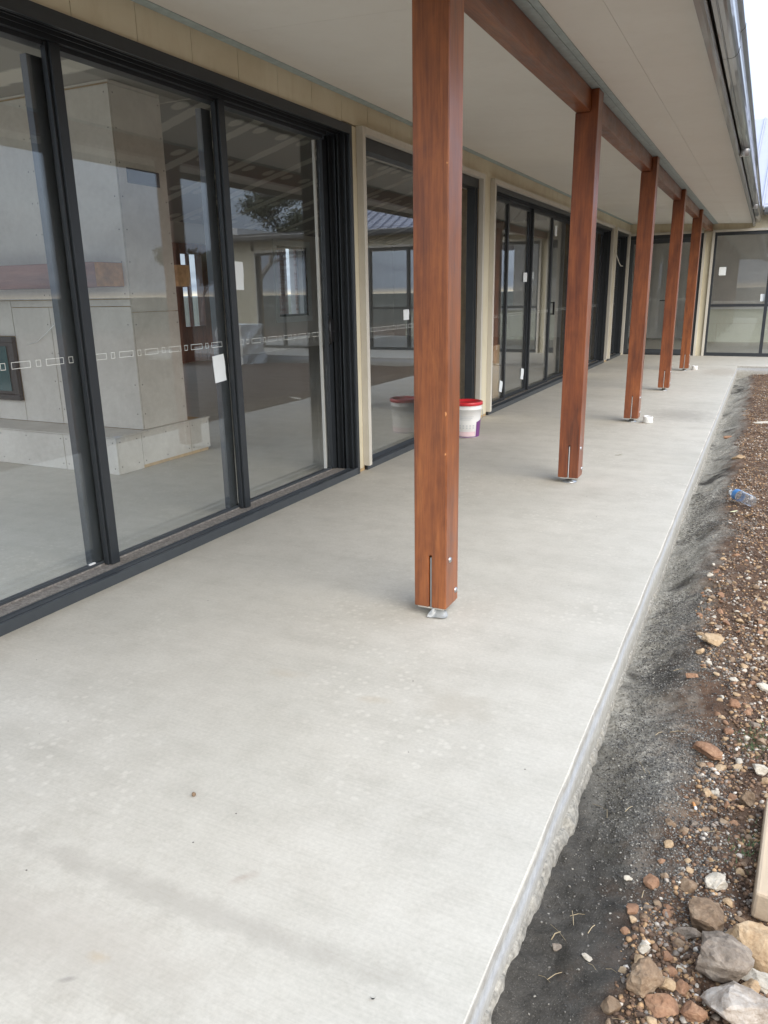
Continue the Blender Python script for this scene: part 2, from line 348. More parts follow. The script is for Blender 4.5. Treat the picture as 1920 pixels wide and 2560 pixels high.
# ------------------------------------------------------------------ mesh helpers
def link(name, me, m=None, parent=None, mats=None):
    o = bpy.data.objects.new(name, me); C.objects.link(o)
    if m is not None: me.materials.append(M[m] if isinstance(m, str) else m)
    if mats:
        for x in mats: me.materials.append(M[x])
    if parent is not None: o.parent = parent
    return o
def tag(o, label=None, cat=None, group=None, kind=None):
    if label: o['label'] = label
    if cat: o['category'] = cat
    if group: o['group'] = group
    if kind: o['kind'] = kind
    return o
def empty(name, loc=(0, 0, 0), label=None, cat=None, group=None):
    o = bpy.data.objects.new(name, None); C.objects.link(o); o.location = loc
    return tag(o, label, cat, group)
def boxes_mesh(bl, origin=(0, 0, 0)):
    vs, fs = [], []
    for (x0, x1, y0, y1, z0, z1) in bl:
        x0, x1 = min(x0, x1)-origin[0], max(x0, x1)-origin[0]; y0, y1 = min(y0, y1)-origin[1], max(y0, y1)-origin[1]; z0, z1 = min(z0, z1)-origin[2], max(z0, z1)-origin[2]
        k = len(vs)
        vs += [(x0, y0, z0), (x1, y0, z0), (x1, y1, z0), (x0, y1, z0), (x0, y0, z1), (x1, y0, z1), (x1, y1, z1), (x0, y1, z1)]
        fs += [tuple(k+i for i in f) for f in ((0, 3, 2, 1), (4, 5, 6, 7), (0, 1, 5, 4), (1, 2, 6, 5), (2, 3, 7, 6), (3, 0, 4, 7))]
    me = bpy.data.meshes.new('m'); me.from_pydata(vs, [], fs); me.update(); return me
def boxes(name, bl, m, parent=None, bev=0.0):
    """one object out of axis-aligned boxes; origin at the first box's centre bottom"""
    b0 = bl[0]; po = Vector((0, 0, 0))
    if parent is not None: po = Vector(parent.get('_w', (0, 0, 0)))
    org = Vector(((b0[0]+b0[1])/2, (b0[2]+b0[3])/2, min(b0[4], b0[5])))
    o = link(name, boxes_mesh(bl, org), m, parent)
    o.location = org - po
    o['_w'] = tuple(org)
    if bev:
        md = o.modifiers.new('bevel', 'BEVEL'); md.width = bev; md.segments = 2; md.limit_method = 'ANGLE'
    return o
def extrude_profile(name, prof, y0, y1, m, parent=None, n=1, axis='y'):
    """closed profile (a,z) extruded along y (or x)"""
    k = len(prof); vs = []; fs = []
    ys = [y0+(y1-y0)*i/n for i in range(n+1)]
    for y in ys:
        for a, z in prof: vs.append((a, y, z) if axis == 'y' else (y, a, z))
    for j in range(n):
        for i in range(k):
            fs.append((j*k+i, j*k+(i+1) % k, (j+1)*k+(i+1) % k, (j+1)*k+i))
    fs.append(tuple(range(k-1, -1, -1))); fs.append(tuple(n*k+i for i in range(k)))
    me = bpy.data.meshes.new(name); me.from_pydata(vs, [], fs); me.update()
    bm = bmesh.new(); bm.from_mesh(me); bmesh.ops.recalc_face_normals(bm, faces=bm.faces); bm.to_mesh(me); bm.free()
    return link(name, me, m, parent)
def lathe_mesh(prof, seg=32, mi=None):
    vs = []; fs = []; k = len(prof)
    for s in range(seg):
        a = 2*math.pi*s/seg
        for r, z in prof: vs.append((r*math.cos(a), r*math.sin(a), z))
    for s in range(seg):
        t = (s+1) % seg
        for i in range(k-1): fs.append((s*k+i, t*k+i, t*k+i+1, s*k+i+1))
    me = bpy.data.meshes.new('lathe'); me.from_pydata(vs, [], fs); me.update()
    for p in me.polygons: p.use_smooth = True
    return me
def tube_mesh(pts, rad, seg=8):
    pts = [Vector(p) for p in pts]; n = len(pts)
    rs = rad if isinstance(rad, (list, tuple)) else [rad]*n
    vs = []; fs = []; up = Vector((0.13, 0.2, 1)).normalized()
    for i, p in enumerate(pts):
        d = (pts[min(i+1, n-1)]-pts[max(i-1, 0)]).normalized()
        a = d.cross(up)
        if a.length < 1e-3: a = d.cross(Vector((1, 0, 0)))
        a.normalize(); b = d.cross(a)
        for s in range(seg):
            t = 2*math.pi*s/seg; vs.append(tuple(p+rs[i]*(math.cos(t)*a+math.sin(t)*b)))
    for i in range(n-1):
        for s in range(seg):
            u = (s+1) % seg; fs.append((i*seg+s, i*seg+u, (i+1)*seg+u, (i+1)*seg+s))
    fs.append(tuple(range(seg-1, -1, -1))); fs.append(tuple((n-1)*seg+s for s in range(seg)))
    me = bpy.data.meshes.new('tube'); me.from_pydata(vs, [], fs); me.update()
    for p in me.polygons: p.use_smooth = True
    return me
def vnoise(x, y, seed=0):
    x = np.asarray(x, float); y = np.asarray(y, float)
    xi = np.floor(x).astype(np.int64); yi = np.floor(y).astype(np.int64); xf = x-xi; yf = y-yi
    def h(i, j):
        n = (i*374761393+j*668265263+seed*974634777) & 0xffffffff
        n = ((n ^ (n >> 13))*1274126177) & 0xffffffff
        return ((n ^ (n >> 16)) & 0xffff)/65535.0
    u = xf*xf*(3-2*xf); v = yf*yf*(3-2*yf)
    return (h(xi, yi)*(1-u)+h(xi+1, yi)*u)*(1-v)+(h(xi, yi+1)*(1-u)+h(xi+1, yi+1)*u)*v

def rock_mesh(seed, sub=2, flat=.7, elong=1.3, rough=.22, cuts=13):
    bm = bmesh.new(); bmesh.ops.create_icosphere(bm, subdivisions=sub, radius=.5)
    rr = random.Random(seed); off_ = Vector((rr.uniform(0, 90), rr.uniform(0, 90), rr.uniform(0, 90)))
    pl = []
    for _ in range(cuts):
        n = Vector((rr.gauss(0, 1), rr.gauss(0, 1), rr.gauss(0, 1))).normalized(); pl.append((n, rr.uniform(.25, .40)))
    for v in bm.verts:
        for n, d in pl:
            e = v.co.dot(n)-d
            if e > 0: v.co -= n*e*.92
        v.co *= 1+rough*mnoise.noise(v.co*2.2+off_)+rough*.5*mnoise.noise(v.co*7+off_)+rough*.22*mnoise.noise(v.co*19+off_)
        v.co.x *= elong; v.co.z *= flat
    me = bpy.data.meshes.new('rock'); bm.to_mesh(me); bm.free()
    return me
# ------------------------------------------------------------------ setting: ground, slab
SX = -0.363          # outer edge of the veranda slab
RY = 14.82           # near edge of the slab in front of the far wing
FY = 16.86           # face of the far wing
def ledge(y):
    """level of the sand against the slab face"""
    y = np.asarray(y, float); t = np.clip((y-1.5)/1.2, 0, 1); t = t*t*(3-2*t)
    return -.150-.055*t+(vnoise(y*1.9, 9, 24)-.5)*.045
def gz(x, y):
    x = np.asarray(x, float); y = np.asarray(y, float)
    t = np.clip((x+.36)/.30, 0, 1); t = t*t*(3-2*t)
    t2 = np.clip((RY-y)/.45, 0, 1)
    g0 = ledge(y)
    base = g0+(-.10-g0)*t*t2
    base = base-.03*np.clip((x-.25)/.6, 0, 1)
    slump = (vnoise(y*2.6+x*4.5, x*3.0+3, 3)-.5)*.035*np.exp(-((x+.24)/.11)**2)
    n = (vnoise(x*7, y*7, 5)-.5)*.035+(vnoise(x*18, y*18, 6)-.5)*.018+(vnoise(x*45, y*45, 7)-.5)*.010
    edge = np.clip((x+1.2)/.5, 0, 1)
    near = np.exp(-(np.hypot(np.maximum(x, 0), 0)/12)**2)
    roll = (vnoise(x*.12+9, y*.12, 8)-.5)*.25*np.clip((x-2)/6, 0, 1)*np.clip((9-x+40)/40, 0, 1)
    return base+slump*edge+n*edge*np.clip(near+.15, 0, 1)+roll
def lin(a, b, s): return list(np.arange(a, b-1e-9, s))
gx = [-6000, -2500, -900, -300, -100, -40, -16, -8, -4, -1.5, -.7, -.45]+lin(-.40, .30, .011)+lin(.30, 1.0, .04)+lin(1, 8, .25)+[8, 9, 10, 12, 15, 20, 30, 50, 100, 300, 900, 2500, 6000]
gy = [-6000, -2500, -900, -300, -100, -40, -20, -10, -5, -2, -1, 0, .5]+lin(.8, 4.0, .013)+lin(4, 8, .03)+lin(8, 15.2, .06)+[15.5, 16, 18, 22, 30, 50, 100, 300, 900, 2500, 6000]
X, Yg = np.meshgrid(gx, gy); Z = gz(X, Yg)
nx, ny = len(gx), len(gy)
vs = np.stack([X.ravel(), Yg.ravel(), Z.ravel()], 1)
ii = (np.arange(ny-1)[:, None]*nx+np.arange(nx-1)[None, :]).ravel()
fs = np.stack([ii, ii+1, ii+nx+1, ii+nx], 1)
me = bpy.data.meshes.new('ground'); me.from_pydata(vs.tolist(), [], fs.tolist()); me.update()
for p in me.polygons: p.use_smooth = True
tag(link('ground', me, 'ground'), kind='structure')
# low hills on the horizon
vs = []; fs = []; n = 240
for i in range(n+1):
    a = 2*math.pi*i/n
    h = 2+5*mnoise.noise(Vector((math.cos(a)*3, math.sin(a)*3, 1)))+4*max(0, mnoise.noise(Vector((math.cos(a)*9, math.sin(a)*9, 4))))
    h = max(1, h)
    for r, z in ((3000, -2), (3350, h*.7), (3600, h), (3900, h*.6)): vs.append((r*math.cos(a), r*math.sin(a), z))
for i in range(n):
    for j in range(3): fs.append((i*4+j, (i+1)*4+j, (i+1)*4+j+1, i*4+j+1))
me = bpy.data.meshes.new('hills'); me.from_pydata(vs, [], fs); me.update()
tag(link('hills', me, 'hill'), kind='structure')

def slab():
    """L-shaped veranda slab with a slightly uneven arris"""
    prof_y = list(np.arange(-5, RY, .06))+[RY]
    vs = []; fs = []
    for y in prof_y:
        e = (float(vnoise(y*9, 1.5, 2))-.5)*.006
        vs += [(-3.0, y, 0), (SX-.004, y, 0), (SX-.001+e*.4, y, -.002), (SX+e, y, -.006), (SX+e*1.3, y, -.35)]
    k = 5
    for j in range(len(prof_y)-1):
        for i in range(k-1): fs.append((j*k+i, j*k+i+1, (j+1)*k+i+1, (j+1)*k+i))
    b = len(vs)
    xs = [SX-.004]+list(np.arange(SX+.1, 8.2, .1))
    vs += [(-3.0, RY, 0), (-3.0, FY+.02, 0), (8.2, FY+.02, 0)]
    for x in xs:
        e = (float(vnoise(x*9, 8.5, 2))-.5)*.006
        vs += [(x, RY+.012, 0), (x, RY+.002+e, -.006), (x, RY+e, -.35)]
    fs.append(tuple([b, b+3]+[b+3+3*i for i in range(1, len(xs))]+[b+2, b+1]))
    for i in range(len(xs)-1):
        p = b+3+3*i
        fs.append((p, p+1, p+4, p+3)); fs.append((p+1, p+2, p+5, p+4))
    me = bpy.data.meshes.new('slab'); me.from_pydata(vs, [], fs); me.update()
    bm = bmesh.new(); bm.from_mesh(me); bmesh.ops.remove_doubles(bm, verts=bm.verts, dist=.0005)
    bmesh.ops.recalc_face_normals(bm, faces=bm.faces); bm.to_mesh(me); bm.free()
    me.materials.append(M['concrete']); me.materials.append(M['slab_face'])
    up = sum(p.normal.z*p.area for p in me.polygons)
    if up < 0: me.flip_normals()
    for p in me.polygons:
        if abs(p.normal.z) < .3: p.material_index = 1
    return tag(link('patio_slab', me), kind='structure')
slab()
tag(boxes('interior_floor', [(-10.9, -3.002, -3.2, 22.7, -.3, 0.0), (-2.998, 8.2, FY+.022, 22.7, -.3, 0.0)], 'concrete'), kind='structure')  # runs on past the open house end to bounce light indoors
# ragged mortar ledge where the slab face meets the sand
vs = []; fs = []; ys = np.arange(.6, RY-.02, .008)
for y in ys:
    a = float(vnoise(y*2.1, 3.3, 21)); b_ = float(vnoise(y*31, 5.1, 22)); c_ = float(vnoise(y*83, 2.1, 23))
    w_ = .002+.012*max(0, a-.45)*1.6+.006*b_+.005*c_
    zt = float(ledge(y))+.004+.022*b_
    if 1.75 < y < 2.0: w_ += .016*math.sin((y-1.75)/.25*math.pi)
    vs += [(SX-.002, y, zt+.010), (SX+w_*.45, y, zt+.006), (SX+w_, y, zt-.012-.01*c_), (SX+w_*1.05, y, zt-.14)]
for j in range(len(ys)-1):
    for i in range(3): fs.append((j*4+i, j*4+i+1, (j+1)*4+i+1, (j+1)*4+i))
me = bpy.data.meshes.new('mortar'); me.from_pydata(vs, [], fs); me.update(); me.flip_normals()
tag(link('mortar_spill', me, 'mortar'), kind='structure')

# ------------------------------------------------------------------ house
WX = -2.645          # front of the window frames on the long wall
house = empty('house', (0, 0, 0), 'single-storey house with charcoal sliding doors, cream cladding and a deep veranda roof', 'house')
house['_w'] = (0, 0, 0)
mpA = lambda u, d, z: (WX-d, u, z)          # long wall
mpB = lambda u, d, z: (u, FY+d, z)          # far wing
def mb(mp, u0, u1, d0, d1, z0, z1):
    a = mp(u0, d0, z0); b = mp(u1, d1, z1); return (a[0], b[0], a[1], b[1], a[2], b[2])
def decal_strip(mp, u0, u1, d, z, parent, start=0):
    vs = []; fs = []; u = u0; long = start == 0; t = .0022
    def q(a, b, c, e):
        k = len(vs); vs.extend([mp(a, d, c), mp(b, d, c), mp(b, d, e), mp(a, d, e)]); fs.append((k, k+1, k+2, k+3))
    while True:
        wd = .096 if long else .025
        if u+wd > u1: break
        z0, z1 = z, z+.029
        q(u, u+wd, z0, z0+t); q(u, u+wd, z1-t, z1); q(u, u+t, z0+t, z1-t); q(u+wd-t, u+wd, z0+t, z1-t)
        u += wd+.029; long = not long
    if not vs: return
    me = bpy.data.meshes.new('decal'); me.from_pydata(vs, [], fs); me.update()
    o = link('safety_decal', me, 'decal', parent); off(o, parent); return o
def off(o, parent):
    o.location = Vector(o.location)-Vector(parent.get('_w', (0, 0, 0)))
def quad_pts(name, pts, m, parent, thick=None):
    me = bpy.data.meshes.new(name); me.from_pydata([tuple(p) for p in pts], [], [tuple(range(len(pts)))]); me.update()
    o = link(name, me, m, parent); off(o, parent); return o
def sticker(mp, u, z, w_, h, d, parent, tilt=0.0, label=None):
    c, s = math.cos(tilt), math.sin(tilt); P = []
    n = 5
    vs = []; fs = []
    for j in range(n):
        for i in range(n):
            a = (i/(n-1)-.5)*w_; b = (j/(n-1)-.5)*h
            vs.append(mp(u+a*c-b*s, d-.0015-.004*math.sin(i*1.4+j*.9)**2*(i/(n-1)), z+a*s+b*c))
    for j in range(n-1):
        for i in range(n-1): k = j*n+i; fs.append((k, k+1, k+n+1, k+n))
    me = bpy.data.meshes.new('sticker'); me.from_pydata(vs, [], fs); me.update()
    for p in me.polygons: p.use_smooth = True
    o = link('paper_sticker', me, 'paper', parent); off(o, parent)
    if label: o['label'] = label
    return o
def pane(mp, u0, u1, z0, z1, d, parent):
    o = boxes('pane', [mb(mp, u0, u1, d, d+.006, z0, z1)], 'glass', parent); return o
def part(name, label=None):
    o = bpy.data.objects.new(name, None); C.objects.link(o); o.parent = house; o['_w'] = (0, 0, 0)
    if label: o['label'] = label
    return o
def trim(mp, u0, u1, z1, z0=.045, sides='LTR', w_=.045, pr=.040, parent=None):
    g = .002
    if 'L' in sides: boxes('architrave', [mb(mp, u0-w_, u0, -pr, .012, z0, z1+w_)], 'trim', parent, .0015)
    if 'R' in sides: boxes('architrave', [mb(mp, u1, u1+w_, -pr, .012, z0, z1+w_)], 'trim', parent, .0015)
    if 'T' in sides: boxes('architrave', [mb(mp, u0+g, u1-g, -pr, .012, z1, z1+w_)], 'trim', parent, .0015)

# --- the big stacking door nearest the camera
def door1():
    P = part('sliding_door', 'wide charcoal stacking door nearest the camera, with grooved track and jamb')
    u0, u1, zt = 1.60, 4.97, 2.402
    boxes('head_frame', [mb(mpA, u0, u1, 0, .012, 2.345, zt), mb(mpA, u0, u1-.012, .0125, .24, 2.378, zt),
                         mb(mpA, u0, u1-.04, .035, .041, 2.352, 2.3775), mb(mpA, u0, u1-.04, .060, .066, 2.352, 2.3775),
                         mb(mpA, u0, u1-.04, .092, .098, 2.345, 2.3775), mb(mpA, u0, u1-.12, .128, .152, 2.335, 2.3775),
                         mb(mpA, u0, u1-.12, .160, .222, 2.318, 2.3775)], 'alu', P)
    jf = [mb(mpA, u1-.022, u1, 0.0125, .24, 0.0, 2.377), mb(mpA, u1-.034, u1, 0, .012, .0, 2.3445)]
    for d in (.034, .078, .112, .150, .190): jf.append(mb(mpA, u1-.045-(.016 if d in (.078, .150) else 0), u1-.0225, d, d+.006, .03, 2.35))
    boxes('jamb', jf, 'alu', P)
    boxes('sill_track', [mb(mpA, u0, u1-.036, 0, .014, 0.001, .050), 
                         mb(mpA, u0, u1-.05, .034, .066, .0225, .044), mb(mpA, u0, u1-.05, .066+.0005, .071, .0225, .049), mb(mpA, u0, u1-.05, .182, .190, .0225, .058), mb(mpA, u0, u1-.05, .205, .24, .0225, .045)], 'alu_in', P)
    boxes('track_bed', [mb(mpA, u0, u1-.024, .0145, .24, .001, .022)], 'black', P)  # black colour stands in for deep shade in the track grooves
    boxes('dusty_sill', [mb(mpA, u0, u1-.05, .100, .172, .0225, .0385)], 'dust', P)
    boxes('bead_strip', [mb(mpA, u0, u1-.08, .1765, .1800, .0225, .046)], 'dust', P)
    D = .195
    st = [2.640, 3.752]            # far edge of the two meeting stiles
    for s in st:
        boxes('stile', [mb(mpA, s-.052, s, .135, .190, .040, 2.334), mb(mpA, s-.064, s-.054, .150, .178, .040, 2.334)], 'alu', P, .002)
        boxes('stile', [mb(mpA, s-.115, s-.035, D+.012, D+.05, .046, 2.285)], 'alu_in', P, .002)
    boxes('roller', [mb(mpA, 2.495, 2.53, .186, .196, .05, .064)], 'white', P)
    boxes('stile', [mb(mpA, 4.855, 4.915, .17, .215, .045, 2.317)], 'alu', P, .002)
    for a, b in ((u0, st[0]-.03), (st[0]-.03, st[1]-.03), (st[1]-.03, 4.856)):
        pane(mpA, a+.003, b-.003, .052, 2.32, D, P)
    decal_strip(mpA, 1.87, st[0]-.07, D-.0015, 1.027, P); decal_strip(mpA, st[0]+.025, st[1]-.07, D-.0015, 1.027, P); decal_strip(mpA, st[1]+.02, 4.80, D-.0015, 1.027, P, 0)
    sticker(mpA, 3.615, .905, .105, .155, D, P, .08, 'crumpled white paper on the middle pane beside the second stile')
    sticker(mpA, 3.862, 1.425, .088, .160, D, P, -.02, 'white paper at eye height on the third pane')
    # D handle on the closing stile
    o = link('handle', tube_mesh([(-2.80, 4.842, 1.165), (-2.765, 4.80, 1.155), (-2.755, 4.775, 1.10), (-2.757, 4.775, 1.03), (-2.768, 4.80, .975), (-2.80, 4.842, .965)], .009, 10), 'black', P)
    boxes('lock', [mb(mpA, 4.862, 4.908, .15, .17, .98, 1.14), mb(mpA, 4.880, 4.892, .135, .15, 1.045, 1.06)], 'black', P, .003)
door1()
# --- fixed window beside it
def window2():
    P = part('window', 'tall fixed window between the big door and the white bucket')
    u0, u1, zt = 5.095, 7.60, 2.365
    trim(mpA, u0, u1, zt, parent=P)
    boxes('frame', [mb(mpA, u0, u1, .0125, .14, zt-.085, zt), mb(mpA, u0, u0+.035, .0125, .14, .001, zt-.086), mb(mpA, u1-.085, u1, .02, .10, .001, zt-.086),
                    mb(mpA, u1-.05, u1-.02, .0125, .0195, .001, zt-.086)], 'alu', P)
    boxes('sill', [mb(mpA, u0, u1, .0, .02, .001, .045), mb(mpA, u0+.036, u1-.086, .0205, .085, .001, .03), mb(mpA, u0+.036, u1-.086, .0855, .098, .001, .06)], 'alu_in', P)
    pane(mpA, u0+.036, u1-.086, .045, zt-.086, .10, P)
    boxes('glazing_strip', [mb(mpA, u0+.036, u1-.086, .107, .114, zt-.096, zt-.0865)], 'trim', P)
    decal_strip(mpA, u0+.11, 6.9, .0985, 1.027, P)
    sticker(mpA, 6.05, 1.135, .11, .085, .099, P, .02, 'small white paper on the window beside the near post')
window2()
def panels(P, mp, u0, u1, zt, stiles, d=.13, head=.09, sillz=.05, sw=.05):
    boxes('frame', [mb(mp, u0, u1, .0, .014, zt-.05, zt), mb(mp, u0, u1, .0145, .17, zt-.03, zt), mb(mp, u0+.031, u1-.031, .10, .17, zt-.0605, zt-.0305), mb(mp, u0, u1-.03, .045, .051, zt-.06, zt-.0305), mb(mp, u0, u1-.03, .085, .091, zt-.06, zt-.0305),
                    mb(mp, u0, u0+.03, .0145, .17, .02, zt-.031), mb(mp, u1-.03, u1, .0145, .17, .02, zt-.031), mb(mp, u1-.045, u1-.0305, .05, .06, .02, zt-.07)], 'alu', P)
    boxes('sill_track', [mb(mp, u0, u1, 0, .014, .001, sillz), mb(mp, u0, u1, .0145, .17, .001, .0195), mb(mp, u0+.03, u1-.03, .045, .051, .02, .045), mb(mp, u0+.03, u1-.03, .080, .086, .02, .045)], 'alu_in', P)
    boxes('dusty_sill', [mb(mp, u0+.031, u1-.031, .09, .122, .02, .040)], 'dust', P)
    ed = [u0+.03]+list(stiles)+[u1-.03]
    for i in range(len(ed)-1):
        a, b = ed[i], ed[i+1]; dd = d+(0.0 if i % 2 == 0 else .028)
        if abs(dd-d) > 0: pass
        boxes('sash', [mb(mp, a+.001, a+sw*.8, dd-.018, dd+.022, .046, zt-.062), mb(mp, b-sw, b-.001, dd-.018, dd+.022, .046, zt-.062),
                       mb(mp, a+sw*.8+.001, b-sw-.001, dd-.018, dd+.022, zt-head-.01, zt-.062), mb(mp, a+sw*.8+.001, b-sw-.001, dd-.018, dd+.022, .046, .075)], 'alu', P, .0015)
        pane(mp, a+sw*.8+.001, b-sw-.001, .076, zt-head-.011, dd, P)
        decal_strip(mp, a+sw+.04, b-sw-.03, dd-.0015, 1.027, P, i % 2)
    return ed
def window3():
    P = part('sliding_door', 'four-panel charcoal sliding door between the bucket and the second post')
    trim(mpA, 8.00, 12.30, 2.365, parent=P)
    panels(P, mpA, 8.0, 12.30, 2.365, [8.97, 9.98, 11.02])
    sticker(mpA, 8.83, .22, .11, .13, .125, P, -.25, 'tilted white paper low on the first panel')
    sticker(mpA, 9.83, .27, .12, .14, .152, P, -.15, 'tilted white paper low on the second panel')
    sticker(mpA, 9.82, 1.48, .16, .11, .152, P, 0, 'white paper at eye height on the second panel')
    sticker(mpA, 11.3, 2.12, .12, .14, .152, P, .1, 'white paper high on the last panel')
    boxes('handle', [mb(mpA, 11.10, 11.125, .075, .100, .98, 1.16), mb(mpA, 11.10, 11.125, .1005, .133, .985, .999), mb(mpA, 11.10, 11.125, .1005, .133, 1.14, 1.155)], 'black', P, .004)
window3()
def door4():
    P = part('sliding_door', 'dark sliding door mostly hidden behind the second post')
    trim(mpA, 12.75, 14.80, 2.365, parent=P)
    panels(P, mpA, 12.75, 14.80, 2.365, [13.75])
    Q = part('window', 'narrow two-light window next to the inner corner')
    trim(mpA, 15.16, 16.62, 2.365, parent=Q)
    panels(Q, mpA, 15.16, 16.62, 2.365, [15.92])
    o = link('loose_cable', tube_mesh([(-2.60, 14.98, 1.98), (-2.57, 15.05, 1.88), (-2.56, 15.25, 1.78), (-2.57, 15.5, 1.74), (-2.58, 15.75, 1.745)], .008, 6), 'trim', Q)
    boxes('dark_sheet', [mb(mpA, 12.9, 14.7, .35, .36, .05, 2.3)], 'steel_dark', P)  # plain dark sheet standing behind the glass
door4()
def farwing():
    P = part('glazed_door', 'single charcoal glazed door in the inner corner, with three pale hinges')
    u0, u1, zt = -2.69, -1.262, 2.345
    trim(mpB, u0, u1, zt, sides='LT', z0=.0, parent=P)
    boxes('frame', [mb(mpB, u0, u0+.045, 0, .12, 0.001, zt), mb(mpB, u1-.045, u1, 0, .12, .001, zt), mb(mpB, u0+.0455, u1-.0455, 0, .12, zt-.075, zt), mb(mpB, u0+.0455, u1-.0455, 0, .12, .001, .022)], 'alu', P)
    boxes('leaf', [mb(mpB, u0+.047, u0+.13, .02, .07, .024, zt-.077), mb(mpB, u1-.12, u1-.047, .02, .07, .024, zt-.077),
                   mb(mpB, u0+.1305, u1-.1205, .02, .07, zt-.16, zt-.077), mb(mpB, u0+.1305, u1-.1205, .02, .07, .024, .115)], 'alu_in', P)
    pane(mpB, u0+.131, u1-.121, .116, zt-.161, .045, P)
    for z in (.22, 1.14, 2.02): boxes('hinge', [mb(mpB, u0+.030, u0+.044, -.012, -.0005, z, z+.10)], 'white', P, .003)
    decal_strip(mpB, u0+.20, u1-.15, .0435, 1.085, P)
    o = link('handle', tube_mesh([(-1.86, FY+.02, 1.087), (-1.865, FY-.03, 1.087), (-1.90, FY-.035, 1.087), (-1.98, FY-.035, 1.086)], .011, 8), 'black', P)
    # reveal seen inside the glass
    Q = part('window', 'wide far-wing window with a mid rail and white paper, right of the inner corner')
    def win(P, u0, u1, mull, zt=2.345, rail=.985):
        trim(mpB, u0, u1, zt, z0=.0, parent=P)
        fr = [mb(mpB, u0, u0+.04, 0, .10, .001, zt), mb(mpB, u1-.04, u1, 0, .10, .001, zt), mb(mpB, u0+.0405, u1-.0405, 0, .10, zt-.06, zt), mb(mpB, u0+.0405, u1-.0405, 0, .10, .001, .065)]
        ed = [u0+.0405]+mull+[u1-.0405]
        for m_ in mull: fr.append(mb(mpB, m_-.03, m_+.03, .0, .10, .0655, zt-.0605))
        boxes('frame', fr, 'alu', P)
        for i in range(len(ed)-1):
            a = ed[i]+(.031 if i else .0005); b = ed[i+1]-(.031 if i < len(ed)-2 else .0005)
            if rail:
                boxes('rail', [mb(mpB, a, b, .01, .09, rail-.032, rail+.018)], 'alu', P)
                pane(mpB, a, b, .066, rail-.0325, .05, P); pane(mpB, a, b, rail+.0185, zt-.061, .05, P)
            else: pane(mpB, a, b, .066, zt-.061, .05, P)
            decal_strip(mpB, a+.05, b-.05, .0485, 1.027, P)
    win(Q, -1.058, 4.15, [-.03, 1.05, 2.1, 3.1])
    sticker(mpB, -.865, 1.625, .125, .155, .05, Q, 0, 'white paper in the upper left of the far window')
    sticker(mpB, -.085, 1.12, .115, .14, .05, Q, .05, 'white paper above the mid rail by the mullion')
    R = part('window', 'tall window at the outer end of the far wing')
    win(R, 4.62, 6.15, [5.4], rail=None)
    # cream cladding sheets of the wing
    def sheet(u0, u1, z0, z1):
        boxes('cladding_sheet', [mb(mpB, u0+.0015, u1-.0015, .006, .016, z0, z1)], 'clad', house)
    x = -2.72
    while x < 7.0:
        x2 = min(x+.375, 7.05); lo = 2.392 if x2 < 4.15+.05 else (2.392 if (x2 > 4.62 and x < 6.19) else 0)
        if x2 < -1.4+.3 or (x > -1.0 and x2 < 4.2) or lo: sheet(x, x2, 2.392, 2.66)
        else: pass
        x = x2
    sheet(-1.255, -1.105, .0, 2.372); sheet(4.197, 4.385, 0, 2.39); sheet(4.385, 4.573, 0, 2.39); sheet(4.20, 4.57, 2.392, 2.66)
    sheet(6.197, 6.6, 0, 2.66); sheet(6.6, 7.05, 0, 2.66)
    boxes('corner_cover', [(-1.262+.004, -1.215, FY-.02, FY+.005, 0, 2.34)], 'trim', house, .002)
    boxes('corner_cover', [(WX-.03, WX+.012, FY-.045, FY-.002, 0.0, 2.36)], 'trim', house, .002)
    boxes('corner_cover', [(WX-.03, WX-.004, FY-.20, FY-.047, 0.0, 2.36)], 'clad', house, .002)
farwing()
# cladding sheets on the long wall: band over the openings plus the narrow piers
y = 4.852
ys = [y]
while ys[-1] < 16.8: ys.append(ys[-1]+.375)
while ys[0] > 1.8: ys.insert(0, ys[0]-.375)
for a, b in zip(ys[:-1], ys[1:]):
    b = min(b, 16.84)
    boxes('cladding_sheet', [(WX-.022, WX-.010, a+.002, b-.002, 2.404 if a < 4.8 else 2.412, 2.566)], 'clad', house)
for a, b in ((4.974, 5.048), (7.647, 7.80), (7.804, 7.953), (12.347, 12.52), (12.524, 12.703), (14.847, 14.98), (14.984, 15.113)):
    boxes('cladding_sheet', [(WX-.022, WX-.010, a+.001, b-.001, .03, 2.4025 if a < 5 else 2.411)], 'clad', house)
# wall bodies behind the sheets
def wall(name, bl, m='stud'):
    return boxes(name, bl, m, house)
wx0, wx1 = WX-.024, WX-.25
wall('wall_body', [(wx1, wx0, 1.50, 16.88, 2.412, 2.80), (wx1, wx0, 4.976, 5.09, 0, 2.411), (wx1, wx0, 7.605, 7.995, 0, 2.411), (wx1, wx0, 12.305, 12.745, 0, 2.411), (wx1, wx0, 14.805, 15.155, 0, 2.411), (wx1, wx0, 16.625, 16.88, 0, 2.411), (wx1, wx0, 1.50, 1.595, 0, 2.411)])
fy0, fy1 = FY+.018, FY+.25
wall('wall_body', [(-2.64, 7.05, fy0, fy1, 2.36, 2.66), (-2.64, -2.695, fy0, fy1, 0, 2.359), (-1.26, -1.06, fy0, fy1, 0, 2.359), (4.155, 4.615, fy0, fy1, 0, 2.359), (6.155, 7.05, fy0, fy1, 0, 2.359)])
